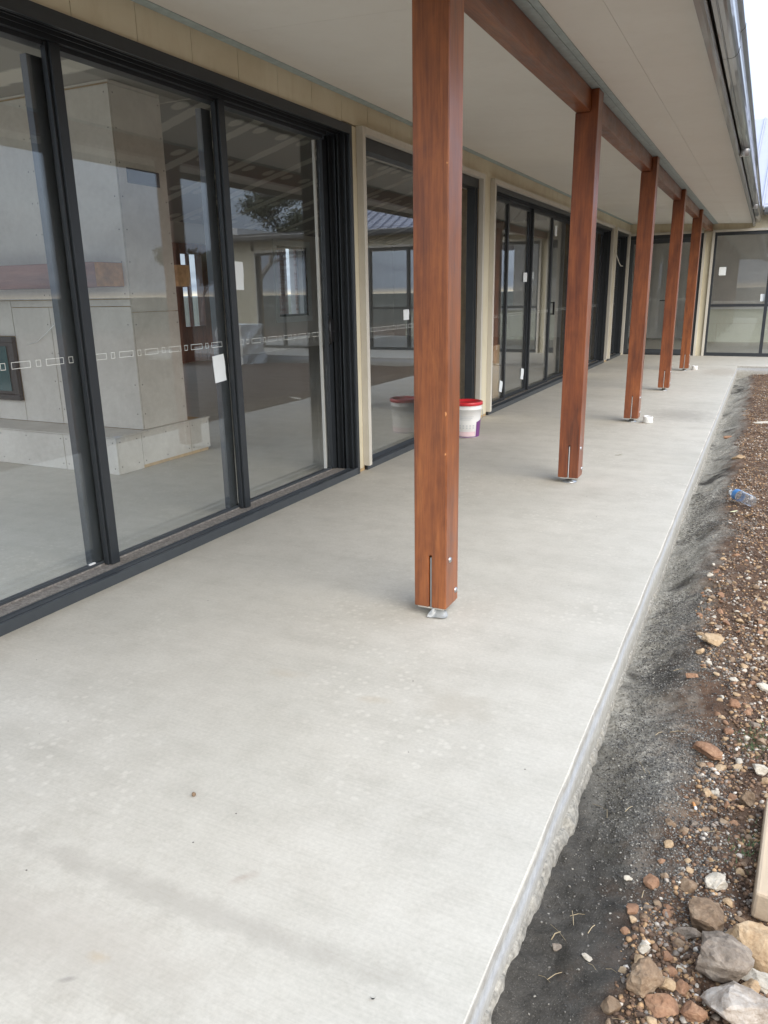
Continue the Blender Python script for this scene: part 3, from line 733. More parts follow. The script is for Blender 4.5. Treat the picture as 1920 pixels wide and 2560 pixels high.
# plaster linings and the unseen outer walls
ix = wx1-.012
wall('inner_lining', [(ix, wx1-.001, 1.71, 4.90, 2.405, 2.79), (ix, wx1-.001, 4.98, 5.10, 0, 2.79), (ix, wx1-.001, 5.101, 16.9, 2.40, 2.79), (ix, wx1-.001, 7.60, 8.0, 0, 2.399), (ix, wx1-.001, 12.3, 12.75, 0, 2.399), (ix, wx1-.001, 14.8, 15.16, 0, 2.399), (ix, wx1-.001, 16.62, 17.1, 0, 2.399), (WX-.232, WX-.214, 4.826, 4.840, .05, 2.31)], 'plaster')
BX = -10.72
wall('outer_wall', [(BX-.25, BX, 1.55, 2.0, 0, 3.0), (BX-.25, BX, 2.0, 11.9, 2.75, 3.0), (BX-.25, BX, 4.2, 4.6, 0, 2.75), (BX-.25, BX, 11.9, 12.35, 0, 3.0), (BX-.25, BX, 12.35, 13.5, 2.35, 3.0), (BX-.25, BX, 13.5, 16.12, 0, 3.0), (BX-.25, BX, 16.12, 17.50, 0, .80), (BX-.25, BX, 16.12, 17.50, 2.46, 3.0), (BX-.25, BX, 17.5, 22.9, 0, 3.0)], 'plaster')  # wide unseen openings added in the back wall to light the room
wall('outer_wall', [(BX, -10.5, 1.55, 1.70, 0, 2.95), (-10.5, -3.0, 1.55, 1.70, 2.72, 2.95), (BX, -8.2, 22.7, 22.9, 0, 3.0), (-8.2, 1.2, 22.7, 22.9, 0, 3.95), (BX, -8.201, 22.7, 22.9, 3.0, 3.95), (1.2, 6.8, 22.7, 22.9, 2.6, 3.0), (6.8, 7.05, 22.7, 22.9, 0, 3.0), (6.85, 7.05, fy1, 17.6, 0, 3.0), (6.85, 7.05, 17.6, 22.0, 2.5, 3.0)], 'plaster')  # house end and wing walls left open out of view to brighten the rooms
wall('partition', [(-3.36, -2.92, 7.74, 7.84, 0.001, 2.74)], 'plaster')
# window in the back wall through which the brick wall shows
P = part('window', 'small window in the back wall looking out on brickwork')
boxes('frame', [(BX-.10, BX-.02, 16.121, 16.17, .801, 2.459), (BX-.10, BX-.02, 17.45, 17.499, .801, 2.459), (BX-.10, BX-.02, 16.171, 17.449, .801, .85), (BX-.10, BX-.02, 16.171, 17.449, 2.41, 2.459)], 'alu', P)
boxes('pane', [(BX-.06, BX-.055, 16.171, 17.449, .851, 2.409)], 'glass', P)
boxes('reveal', [(BX+.001, BX+.03, 15.98, 16.118, .66, 2.60), (BX+.001, BX+.03, 17.502, 17.64, .66, 2.60), (BX+.001, BX+.03, 16.119, 17.501, .66, .798), (BX+.001, BX+.03, 16.119, 17.501, 2.462, 2.60)], 'paper', P)
# timber entrance door in the back wall
P = part('timber_door', 'red-brown timber door with a glazed upper half at the back of the room')
boxes('frame', [(BX-.12, BX+.06, 12.351, 12.60, .0, 2.349), (BX-.12, BX+.06, 13.25, 13.499, 0, 2.349), (BX-.12, BX+.06, 12.601, 13.249, 2.15, 2.349), (BX-.10, BX+.02, 12.601, 13.249, 0, .72), (BX-.08, BX, 12.90, 12.94, .721, 2.149)], 'wood', P, .003)
boxes('pane', [(BX-.06, BX-.055, 12.601, 13.249, .721, 2.149)], 'glass', P)

# ceilings, soffit, roof
def plane(name, pts, m, parent=house):
    me = bpy.data.meshes.new(name); me.from_pydata([tuple(p) for p in pts], [], [tuple(range(len(pts)))]); me.update()
    return link(name, me, m, parent)
def slabpoly(name, prof, y0, y1, m, axis='y'): return extrude_profile(name, prof, y0, y1, m, house, axis=axis)
slabpoly('ceiling', [(WX-.27, 2.80), (BX+.0, 2.80), (BX+.0, 2.83), (WX-.27, 2.83)], 1.55, 5.30, 'ceil')
RX = -6.7
slabpoly('ceiling', [(WX-.27, 2.75), (RX, 3.82), (BX, 2.75), (BX, 2.78), (RX, 3.85), (WX-.27, 2.78)], 5.302, 22.7, 'ceil')
slabpoly('bulkhead', [(WX-.28, 2.84), (BX, 2.84), (RX, 3.9)], 5.26, 5.30, 'plaster')
for a, b, c, d in ((WX-.26, 1.0, FY+.26, 22.7), (4.0, 6.85, FY+.26, 22.7), (1.001, 3.999, FY+.26, 18.5), (1.001, 3.999, 21.0, 22.7)):  # gap left in the wing ceiling for an added, unseen roof light
    slabpoly('ceiling', [(a, 2.70), (b, 2.70), (b, 2.73), (a, 2.73)], c, d, 'plaster')
for a in (.965, 4.005):
    extrude_profile('added_light_shaft', [(18.5, 2.735), (21.0, 2.735), (21.0, 4.62), (18.5, 3.50)], a, a+.03, 'plaster', house, axis='x')  # sides of the added roof opening that brightens the far wing
# raked soffit in sheets, slight fall outwards
def sz(x): return 2.572-.040*(x+2.66)
def sheet(x0, x1, y0, y1, label=None):
    g = .0007; t = .006
    vs = [(x0+g, y0+g, sz(x0)), (x1-g, y0+g, sz(x1)), (x1-g, y1-g, sz(x1)), (x0+g, y1-g, sz(x0))]
    vs += [(a, b, c+t) for a, b, c in vs]
    me = bpy.data.meshes.new('soffit_sheet'); me.from_pydata(vs, [], [(0, 3, 2, 1), (4, 5, 6, 7), (0, 1, 5, 4), (1, 2, 6, 5), (2, 3, 7, 6), (3, 0, 4, 7)]); me.update()
    return link('soffit_sheet', me, 'soffit', house)
YE = FY-.004
def rows(x0, x1, seams):
    s = [-5.0]+seams+[YE]
    for a, b in zip(s[:-1], s[1:]): sheet(x0, x1, a, b)
rows(-2.668, -1.215, [-1.2, 1.2, 3.54, 5.94, 8.34, 10.74, 13.14, 15.54])
rows(-1.058, -.770, [-.1, 2.3, 4.7, 7.06, 9.46, 11.86, 14.26])
rows(-.770, -.402, [-.1, 2.3, 4.7, 7.06, 9.46, 11.86, 14.26])
boxes('soffit_backing', [(-2.66, -.41, -5.0, YE, 2.64, 2.66)], 'plaster', house)
extrude_profile('soffit_bead', [(-2.654, 2.563), (-2.654, 2.5705), (-2.600, 2.5685), (-2.600, 2.5655)], -5, YE-.002, 'bead', house)
extrude_profile('soffit_bead', [(-1.214, 2.50), (-1.214, 2.535), (-1.06, 2.53), (-1.06, 2.50)], -5, YE-.002, 'bead', house)
extrude_profile('soffit_bead', [(-1.059, 2.503), (-1.059, 2.5065), (-1.022, 2.505), (-1.022, 2.5015)], -5, YE-.002, 'bead', house)
# folded steel fascia and quad gutter
extrude_profile('fascia', [(-.402, 2.425), (-.402, 2.64), (-.372, 2.64), (-.372, 2.48), (-.366, 2.474), (-.366, 2.462), (-.372, 2.458), (-.372, 2.446), (-.366, 2.441), (-.366, 2.430), (-.378, 2.425)], -5, FY-.02, 'fascia', house)
gp = [(-.362, 2.628), (-.362, 2.482), (-.352, 2.472), (-.335, 2.472), (-.331, 2.476), (-.325, 2.472), (-.306, 2.473), (-.294, 2.478), (-.284, 2.488), (-.277, 2.503), (-.274, 2.522), (-.279, 2.530), (-.279, 2.590), (-.266, 2.602), (-.258, 2.612), (-.257, 2.628), (-.263, 2.636), (-.275, 2.636)]
GUT = extrude_profile('gutter', gp, -5, 4.86, 'gutter', house)
GUT2 = extrude_profile('gutter', [(a+(.002 if a > -.3 else 0), z-.001) for a, z in gp], 4.862, FY-.25, 'gutter', house)
for yy in (7.88, 12.99):
    me = lathe_mesh([(0, -.055), (.036, -.055), (.042, -.05), (.042, .0)], 24); o = link('gutter_outlet', me, 'galv', house); o.location = (-.322, yy, 2.466)
extrude_profile('gutter_end', [(a*1.0-.001, z+.001) for a, z in gp], FY-.249, FY-.243, 'trim', house)
# roofs with pressed ribs
def ribbed(name, mp, u0, u1, step, v0, v1):
    """mp(u, t, h): t in 0..1 up the slope, h lift"""
    vs = []; fs = []; u = u0; row = []
    while u < u1:
        for du, h in ((0, 0), (step*.78, 0), (step*.83, .035), (step*.93, .035), (step*.98, 0)): row.append((u+du, h))
        u += step
    for (uu, h) in row: vs.append(mp(uu, v0, h)); vs.append(mp(uu, v1, h))
    for i in range(len(row)-1): fs.append((2*i, 2*i+1, 2*i+3, 2*i+2))
    me = bpy.data.meshes.new(name); me.from_pydata(vs, [], fs); me.update(); return link(name, me, 'roof', house)
k_ = math.tan(math.radians(15))
ribbed('roof_sheet', lambda u, t, h: (-.29-6.2*t, u, 2.66+6.2*t*k_+h), 1.5, 22.5, .25, 0, 1)
ribbed('roof_sheet', lambda u, t, h: (-.29-6.2*t, u, 2.66+6.2*t*k_+h), -5, 1.4, .25, 0, .40)  # roof over the rooms stops short here to let more light in
ribbed('roof_sheet', lambda u, t, h: (-.29-6.2*(2-t), u, 2.66+6.2*t*k_+h), 1.5, 22.9, .25, 0, 1)
for a, b, v0, v1 in ((-6, .99, 0, 1), (1.0, 3.99, 0, .34), (1.0, 3.99, .80, 1), (4.0, 4.45, 0, 1)):  # hole left in the slope for the added, unseen roof light
    ribbed('roof_sheet', lambda u, t, h: (u, 16.58+5.6*t, 2.72+5.6*t*.445+h), a, b, .25, v0, v1)
ribbed('roof_sheet', lambda u, t, h: (u, 16.58+5.6*(2-t), 2.72+5.6*t*.445+h), -6, 4.45, .25, 0, 1)
extrude_profile('gutter', [(FY-.30, 2.60), (FY-.05, 2.60), (FY-.05, 2.66), (FY-.12, 2.66), (FY-.12, 2.74), (FY-.30, 2.74), (FY-.315, 2.72), (FY-.315, 2.64)], -.24, 7.25, 'gutter', house, axis='x')
boxes('fascia', [(-.24, 7.2, FY-.115, FY-.02, 2.662, 2.80)], 'gutter', house)
boxes('flat_roof', [(4.4, 7.25, FY-.2, 22.9, 2.70, 2.73)], 'roof', house)
# gable infill so that the roof is closed
me = bpy.data.meshes.new('gable'); me.from_pydata([(4.4, 16.88, 2.7), (4.4, 27.5, 2.7), (4.4, 22.2, 5.15)], [], [(0, 1, 2)]); link('gable', me, 'clad', house)
me = bpy.data.meshes.new('gable'); me.from_pydata([(-2.8, 1.56, 2.80), (-12.2, 1.56, 2.80), (-6.49, 1.56, 4.3)], [], [(0, 1, 2)]); link('gable', me, 'clad', house)

# ------------------------------------------------------------------ veranda posts and beams
PY = [2.726, 5.240, 8.050, 10.80, 13.610]
ordn = ['red-brown hardwood post nearest the camera, running out of the top of the picture', 'second hardwood post, with the galvanised foot showing below its slot',
        'third hardwood post, with a crushed white tub beside its foot', 'fourth hardwood post, orange-brown, standing on a bare galvanised foot', 'fifth and farthest hardwood post, dark red, beside a small white tub']
X0, X1 = -1.207, -1.066
for i, y0 in enumerate(PY):
    r = empty('timber_post', (-1.1365, y0+.07, 0), ordn[i], 'post', 'hardwood posts along the veranda'); r['_w'] = (-1.1365, y0+.07, 0)
    y1 = y0+.14; xm = -1.1365; sl_ = .006; zb = .042; zs = .272
    # shaft, slotted at the foot and stepped at the head: one mesh
    prof = [(X0, zb), (xm-sl_, zb), (xm-sl_, zs), (xm+sl_, zs), (xm+sl_, zb), (X1, zb), (X1, 2.498), (-1.111, 2.498), (-1.111, 2.372), (X0, 2.372)]
    o = extrude_profile('shaft', [(a+1.1365, z) for a, z in prof], -.07, .07, 'wood', r, n=1)
    md = o.modifiers.new('b', 'BEVEL'); md.width = .0045 if i == 0 else .003; md.segments = 2; md.limit_method = 'ANGLE'
    boxes('knife_plate', [(xm-.001, xm+.0045, y0+.006, y1-.006, .043, .262)], 'paper' if i else 'galv', r)
    boxes('base_plate', [(X0+.012, X1-.012, y0+.008, y1-.008, .035, .0405)], 'trim', r)
    me = lathe_mesh([(0, .033), (.024, .033), (.024, .012), (.05, .006), (.05, .001)], 20) if i else lathe_mesh([(0, .033), (.02, .033), (.02, .0)], 16)
    o = link('foot', me, 'galv', r)
    for (by, bz) in ((.043, .250), (.112, .092)):
        me = lathe_mesh([(.0125, -.001), (.0115, .003), (.008, .006), (.003, .0075), (0, .0078)], 16)
        o = link('bolt', me, 'galv', r); o.rotation_euler = (0, math.pi/2, 0); o.location = (X1+1.1365, by-.07, bz)
    if i == 0:
        # pale chips along the arris
        for (cz, h, dx) in ((.86, .03, .0), (.70, .014, .004), (1.75, .012, 0)):
            cm = rock_mesh(int(cz*100), 2, .5, 1.); o = link('chip', cm, 'sap', r); o.scale = (.010, .0035, h*1.5); o.location = (X1+1.1365-.006, -.0702, cz)
        # plastic film bunched under the foot
        vs = []; fs = []; n = 16; mm = 8
        for a in range(n+1):
            for b in range(mm+1):
                u = a/n; v = b/mm; ang = -1.9+2.6*u
                rr = .018+.038*v+.008*math.sin(9*u+3*v)
                vs.append((math.cos(ang)*rr+.012, math.sin(ang)*rr-.035, .033*(1-v)**1.3+.006+.007*math.sin(14*u)*math.sin(5*v+1)))
        for a in range(n):
            for b in range(mm): q = a*(mm+1)+b; fs.append((q, q+1, q+mm+2, q+mm+1))
        me = bpy.data.meshes.new('film'); me.from_pydata(vs, [], fs); me.update()
        for p in me.polygons: p.use_smooth = True
        link('plastic_film', me, 'greyplastic', r)
blab = ['red-brown beam section from the nearest post to the second post', 'beam section between the second and third posts', 'beam section between the third and fourth posts', 'beam section between the fourth and fifth posts', 'short last beam section running from the fifth post to the far wall', 'beam section above and behind the camera, leading to the nearest post']
seg = [(PY[i]+.071, PY[i+1]+.069) for i in range(4)]+[(PY[4]+.071, FY-.02), (-.2, PY[0]+.069)]
for (a, b), lb in zip(seg, blab):
    o = boxes('veranda_beam', [(X0+.002, -1.1125, a+.001, b-.001, 2.3735, 2.499)], 'wood', None, .004)
    # grain runs along the beam: build it upright and lay it down
    me = o.data; L = b-a
    for v in me.vertices: v.co = Vector((v.co.x, v.co.z-.0627, -v.co.y))
    bm = bmesh.new(); bm.from_mesh(me); bmesh.ops.recalc_face_normals(bm, faces=bm.faces); bm.to_mesh(me); bm.free()
    o.location = (o.location.x, o.location.y, 2.3735+.0627); o.rotation_euler = (math.pi/2, 0, 0)
    tag(o, lb, 'beam', 'timber beam sections under the veranda roof')
    if '_w' in o: del o['_w']

# ------------------------------------------------------------------ interior things
def fireplace():
    R = empty('fireplace', (-5.5, 4.8, 0), 'fireplace block clad in grey cement sheets with rough mantel, behind the first glass panes', 'fireplace'); R['_w'] = (-5.5, 4.8, 0)
    boxes('core', [(-8.2, -4.375, 4.555, 5.055, .30, 2.799), (-8.2, -4.34, 4.215, 5.29, .001, .285)], 'stud', R)
    def cs(x0, x1, y0, y1, z0, z1): boxes('cement_sheet', [(x0+.0012, x1-.0012, y0+.0012, y1-.0012, z0+.0012, z1-.0012)], 'cement', R)
    F0, F1 = 4.54, 4.553
    for a, b, c, d in ((-5.02, -4.363, .297, 1.245), (-5.24, -5.024, .297, 1.245), (-5.68, -5.244, .297, 1.245), (-5.68, -4.363, 1.249, 1.30), (-6.6, -5.684, .297, .47), (-6.6, -5.684, 1.015, 1.30), (-8.2, -6.604, .297, 1.30),
                       (-5.85, -4.363, 1.304, 2.772), (-8.2, -5.854, 1.304, 2.772), (-8.2, -4.363, 2.784, 2.799)): cs(a, b, F0, F1, c, d)
    for a, b, c, d in ((4.556, 5.07, .297, 1.20), (4.556, 5.07, 1.204, 2.772), (4.556, 5.07, 2.776, 2.799)): boxes('cement_sheet', [(-4.374, -4.3615, a, b, c, d)], 'cement', R)
    # hearth
    for a, b in ((-4.88, -4.325), (-6.1, -4.884), (-8.2, -6.104)): cs(a, b, 4.20, 4.213, .002, .283)
    for a, b in ((4.215, 4.47), (4.474, 5.05), (5.054, 5.30)): boxes('cement_sheet', [(-4.338, -4.325, a, b, .004 if a < 4.4 else .03, .283)], 'cement', R)
    for a, b in ((-5.2, -4.318), (-8.2, -5.204)): cs(a, b, 4.192, 4.538, .286, .296)
    boxes('cement_sheet', [(-4.358, -4.318, 4.542, 5.31, .286, .296)], 'cement', R)
    vs = []; fs = []
    def dot(c, ax):
        k = len(vs); r = .006
        for i in range(6):
            t = i*math.pi/3
            vs.append((c[0]+r*math.cos(t), c[1], c[2]+r*math.sin(t)) if ax == 'y' else (c[0], c[1]+r*math.cos(t), c[2]+r*math.sin(t)))
        fs.append(tuple(k+i for i in range(6)))
    for z in np.arange(.42, 2.75, .23):
        for x in (-4.40, -4.985, -5.06, -5.205, -5.27): dot((x+random.uniform(-.008, .008)+5.5, F0-.0008-4.8, z), 'y')
        for yy in (4.58, 5.045): dot((-4.3608+5.5, yy-4.8+random.uniform(-.006, .006), z), 'x')
    for x in (-4.36, -4.45, -4.72, -4.85, -4.91, -5.3, -5.6): dot((x+5.5, 4.1995-4.8, .25), 'y'); dot((x+5.5, 4.1995-4.8, .05), 'y')
    for yy in (4.24, 4.42, 4.50, 4.75, 5.02, 5.08, 5.27): dot((-4.3245+5.5, yy-4.8, .25), 'x'); dot((-4.3245+5.5, yy-4.8, .06), 'x')
    me = bpy.data.meshes.new('screws'); me.from_pydata(vs, [], fs); me.update(); tag(link('screw_heads', me, 'screw', R), kind='stuff')
    boxes('firebox', [(-6.6, -5.685, 4.50, 4.54, .475, .52), (-6.6, -5.685, 4.50, 4.54, .965, 1.01), (-5.735, -5.685, 4.50, 4.54, .521, .964), (-6.6, -6.55, 4.50, 4.54, .521, .964), (-6.55, -5.735, 4.53, 4.54, .521, .964)], 'steel_dark', R, .003)
    boxes('firebox_glass', [(-6.45, -5.80, 4.522, 4.529, .55, .93)], 'fireglass', R)
    boxes('vent_opening', [(-4.361, -4.357, 4.64, 4.985, 2.13, 2.235)], 'vent', R)
    # mantel beams
    def beam(x0, x1, y0, y1):
        o = boxes('mantel', [(x0, x1, y0, y1, 1.39, 1.565)], 'mantel', R, .006); o['label'] = 'rough reddish timber mantel beam'
        e = boxes('end_grain', [(x1+.0005, x1+.004, y0+.004, y1-.004, 1.394, 1.561)], 'endgrain', R)
        vs = []
    beam(-8.0, -4.40, 4.26, 4.538); beam(-8.0, -4.372, 5.072, 5.27)
    o = link('power_cable', tube_mesh([(p[0]+5.5, 4.535-4.8-.02*math.sin(i), p[1]) for i, p in enumerate([(-5.02, 1.83), (-5.07, 1.76), (-5.16, 1.66), (-5.20, 1.55), (-5.19, 1.45), (-5.14, 1.33), (-5.12, 1.22), (-5.17, 1.12), (-5.28, 1.04), (-5.42, .97), (-5.56, .945)])], .0035, 6), 'white', R)
fireplace()
# cardboard boxes just inside the four-panel door
def carton(x0, x1, y0, y1, z0, z1, lab):
    r = empty('cardboard_box', ((x0+x1)/2, (y0+y1)/2, z0), lab, 'box', 'cardboard boxes inside the sliding door'); r['_w'] = tuple(r.location)
    boxes('carton', [(x0, x1, y0, y1, z0, z1)], 'card', r, .004)
    boxes('tape', [(x0-.0008, x1+.0008, (y0+y1)/2-.025, (y0+y1)/2+.025, z1-.06, z1+.0008)], 'tape', r)
    boxes('flap_gap', [(x1+.0002, x1+.0012, y0+.02, y1-.02, (z0+z1)/2-.0015, (z0+z1)/2+.0015)], 'screw', r)
carton(-3.35, -3.02, 8.20, 8.52, .001, .30, 'front left cardboard carton on the floor behind the first glass panel')
carton(-3.33, -3.00, 8.56, 8.93, .001, .30, 'cardboard carton on the floor, right of the front left carton')
carton(-3.36, -3.03, 8.22, 8.55, .302, .60, 'upper left cardboard carton of the stack behind the first glass panel')
carton(-3.34, -3.03, 8.60, 8.90, .302, .56, 'upper right cardboard carton of the stack behind the first glass panel')
carton(-3.40, -3.02, 9.30, 9.55, .001, .66, 'tall narrow cardboard carton standing behind the second glass panel')
# long pale kitchen bench behind the far windows
r = empty('kitchen_bench', (1.4, 21.6, 0), 'long pale green bench panel inside the far wing', 'bench'); r['_w'] = (1.4, 21.6, 0)
for i, (a, b) in enumerate(((-1.4, -1.1), (-1.096, .5), (.504, 2.1), (2.104, 4.2))):
    boxes('bench_panel', [(a, b, 21.34, 21.36, .002, .45)], 'cab', r)
boxes('bench_panel', [(-1.4, 4.2, 21.34, 21.36, .453, .80)], 'cab', r)
boxes('bench_top', [(-1.42, 4.22, 21.30, 21.95, .803, .84)], 'white', r)
boxes('carcass', [(-1.39, 4.19, 21.362, 21.9, .003, .80)], 'stud', r)
# white board leaning indoors
o = boxes('wall_board', [(-3.6, -3.2, 22.60, 22.64, .05, .34)], 'white'); tag(o, 'low white board at the back seen through the corner door', 'board')
o = boxes('timber_offcut', [(-3.05, -2.80, 20.3, 20.9, .001, .06)], 'wood', None, .004); tag(o, 'short brown timber offcut lying inside the corner door', 'timber')

# ------------------------------------------------------------------ brick wall and scaffold outside the back window
BXW = -12.4
r = empty('brick_wall', (BXW, 18.3, -.15), 'mottled pink-brown brick piers outside the back window', 'brick wall'); r['_w'] = (BXW, 18.3, -.15)
piers = ((18.2, 19.15), (19.62, 20.9))
boxes('mortar', [(BXW-.2, BXW-.006, a, b, -.15, 3.6) for a, b in piers], 'mortar_j', r)
bme = boxes_mesh([(-.05, 0, 0, .226, 0, .072)])
bme.materials.append(M['brick']); cnt = 0
for (a, b) in piers:
    z = .55; row = 0
    while z < 3.2:
        yy = a-(.118 if row % 2 else 0)
        while yy < b-.02:
            s0, s1 = max(yy, a), min(yy+.226, b)
            o = bpy.data.objects.new('brick', bme); C.objects.link(o); o.parent = r
            o.location = (random.uniform(-.003, .003), s0-18.3, z+.15); o.scale = (1, max(.1, (s1-s0)/.226), 1)
            yy += .236; cnt += 1
        z += .082; row += 1
r = empty('scaffold', (-11.9, 19.3, -.15), 'pale metal scaffold frame in front of the brick piers', 'scaffold')
for yy in (-.35, .42):
    link('pole', tube_mesh([(0, yy, 0), (0, yy, 3.6)], .026, 8), 'galv', r)
for z in (.8, 1.75, 2.7): link('rail', tube_mesh([(0, -.35, z), (0, .42, z)], .02, 8), 'galv', r)
for z in (.85, 1.8, 2.45): link('brace', tube_mesh([(.01, -.35, z+.5), (.01, .05, z)], .02, 8), 'galv', r); link('brace', tube_mesh([(.01, .42, z+.55), (.01, .1, z+.1)], .018, 8), 'galv', r)

# ------------------------------------------------------------------ things on the slab
def bucket():
    r = empty('bucket', (-2.43, 6.72, 0), 'white bucket with a red lid and purple print, on the slab behind the nearest post', 'bucket')
    link('body', lathe_mesh([(0, .002), (.112, .002), (.118, .006), (.128, .16), (.136, .262), (.142, .264), (.142, .272), (.137, .275), (.140, .318), (.13, .32)], 48), 'white', r)
    link('lid', lathe_mesh([(0, .322), (.118, .322), (.124, .334), (.142, .336), (.148, .330), (.149, .305), (.143, .303)], 48), 'red', r)
    def wrap(name, a0, a1, z0, z1, m, off=.0012, slant=0):
        vs = []; fs = []; n = 14
        for i in range(n+1):
            a = a0+(a1-a0)*i/n
            for z in (z0+slant*(0), z1-slant*(1-i/n)):
                rr = .118+(.136-.118)*(z-.006)/.256+off; vs.append((rr*math.cos(a), rr*math.sin(a), z))
        for i in range(n): fs.append((2*i, 2*i+2, 2*i+3, 2*i+1))
        me = bpy.data.meshes.new(name); me.from_pydata(vs, [], fs); me.update()
        for p in me.polygons: p.use_smooth = True
        return link(name, me, m, r)
    # azimuth towards the camera is about -70 degrees
    c = math.radians(-70)
    wrap('purple_print', c+.78, c+1.9, .008, .185, 'purple', slant=.035); wrap('purple_print', c-1.8, c+.776, .008, .016, 'purple')
    wrap('pink_print', c-1.4, c+.72, .020, .062, 'pinkprint')
    for z in (.092, .112): 
        for k in range(7): wrap('print_block', c-1.05+k*.25, c-1.05+k*.25+.13, z, z+.012, 'greyprint')
    for z in (.172, .186, .200):
        wrap('print_line', c-.5, c+.5-.15*((z*100) % 2), z, z+.006, 'greyprint')
    pts = []
    for i in range(17):
        t = math.pi*i/16; pts.append((.150*math.cos(t)*math.cos(.35), .150*math.cos(t)*math.sin(.35)-.150*math.sin(t)*.72, .265-.150*math.sin(t)*.85))
    pts = [(.149*math.cos(.1+a*.09), .149*math.sin(.1+a*.09), .262-.11*math.sin(math.pi*a/16)) for a in range(17)]
    link('handle', tube_mesh(pts, .0022, 6), 'galv', r)
bucket()
def tub(x, y, lab, s=1.0):
    r = empty('plastic_tub', (x, y, 0), lab, 'tub')
    me = lathe_mesh([(0, .002), (.040, .002), (.044, .01), (.047, .052), (.052, .054), (.052, .066), (.049, .068), (.049, .060), (.043, .012), (0, .010)], 28)
    for v in me.vertices: v.co.x *= 1+.18*math.sin(v.co.z*40+1); v.co.y *= 1-.15*v.co.z/.06*(v.co.x > 0)
    o = link('cup', me, 'white', r); o.scale = (s,)*3
    vs = [(-.034, -.020, .069), (.03, -.03, .075), (.04, .012, .066), (-.02, .03, .072)]
    me = bpy.data.meshes.new('lid_flap'); me.from_pydata(vs, [], [(0, 1, 2, 3)]); o = link('lid_flap', me, 'paper', r); o.scale = (s,)*3
tub(-.972, 8.09, 'crushed white tub beside the foot of the third post')
tub(-.985, 13.86, 'small white tub beside the foot of the farthest post', .95)
vs = []; fs = []
for _ in range(26):
    x = random.uniform(-2.4, -.45); y = random.uniform(.95, 7); k = len(vs); q = random.uniform(.0012, .003)
    vs += [(x-q, y-q*.6, .0006), (x+q, y-q*.5, .0006), (x+q*.8, y+q*.7, .0008), (x-q*.7, y+q*.6, .0006), (x, y, q)]
    fs += [(k, k+1, k+4), (k+1, k+2, k+4), (k+2, k+3, k+4), (k+3, k, k+4)]
me = bpy.data.meshes.new('grit'); me.from_pydata(vs, [], fs); me.update(); tag(link('grit', me, 'screw'), 'specks of dark grit scattered on the slab', 'grit', kind='stuff')
def flat_leaf(name, x, y, z, L, W, rot, m, lab, cat='leaf', curl=.006):
    n = 8; vs = []; fs = []
    for i in range(n+1):
        t = i/n; wd = W*math.sin(math.pi*min(1, t*.96+.02))**.8/2
        zz = z+.001+curl*4*(t-.5)**2
        vs += [((t-.5)*L, -wd, zz+.002), ((t-.5)*L, wd, zz)]
    for i in range(n): fs.append((2*i, 2*i+2, 2*i+3, 2*i+1))
    me = bpy.data.meshes.new(name); me.from_pydata(vs, [], fs); o = link(name, me, m); o.location = (x, y, 0); o.rotation_euler = (0, 0, rot)
    return tag(o, lab, cat)
flat_leaf('leaf', -.969, 6.356, 0, .075, .016, .9, 'leafd', 'narrow olive gum leaf lying on the slab past the second post')
flat_leaf('leaf', -1.33, 15.83, 0, .10, .02, .1, 'black', 'tiny dark leaf scrap on the slab before the far door')
flat_leaf('leaf', -.541, 1.014, 0, .012, .005, .4, 'black', 'tiny black leaf scrap near the slab edge at the bottom of the picture')
flat_leaf('leaf', -.058, 5.25, float(gz(-.058, 5.25))+.012, .085, .024, .9, 'leafy', 'pale green leaf on the dirt beside the water bottle')

def rock(name, x, y, size, m, lab, seed, flat=.7, elong=1.3, rot=0., sub=4, sink=.42, cat='rock', z=None, rough=.22, group=None):
    me = rock_mesh(seed, sub, flat, elong, rough); o = link(name, me, m)
    s = size/1.05; o.scale = (s, s, s); zz = float(gz(x, y)) if z is None else z
    o.location = (x, y, zz+s*flat*.5*(1-sink*1.2)); o.rotation_euler = (random.uniform(-.15, .15), random.uniform(-.15, .15), rot)
    for p in me.polygons: p.use_smooth = False
    return tag(o, lab, cat, group)
rock('pebble', -1.263, 1.362, .016, 'rock_brown', 'single small brown pebble on the clean slab', 5, .8, 1, .3, 2, 0, 'pebble', 0)
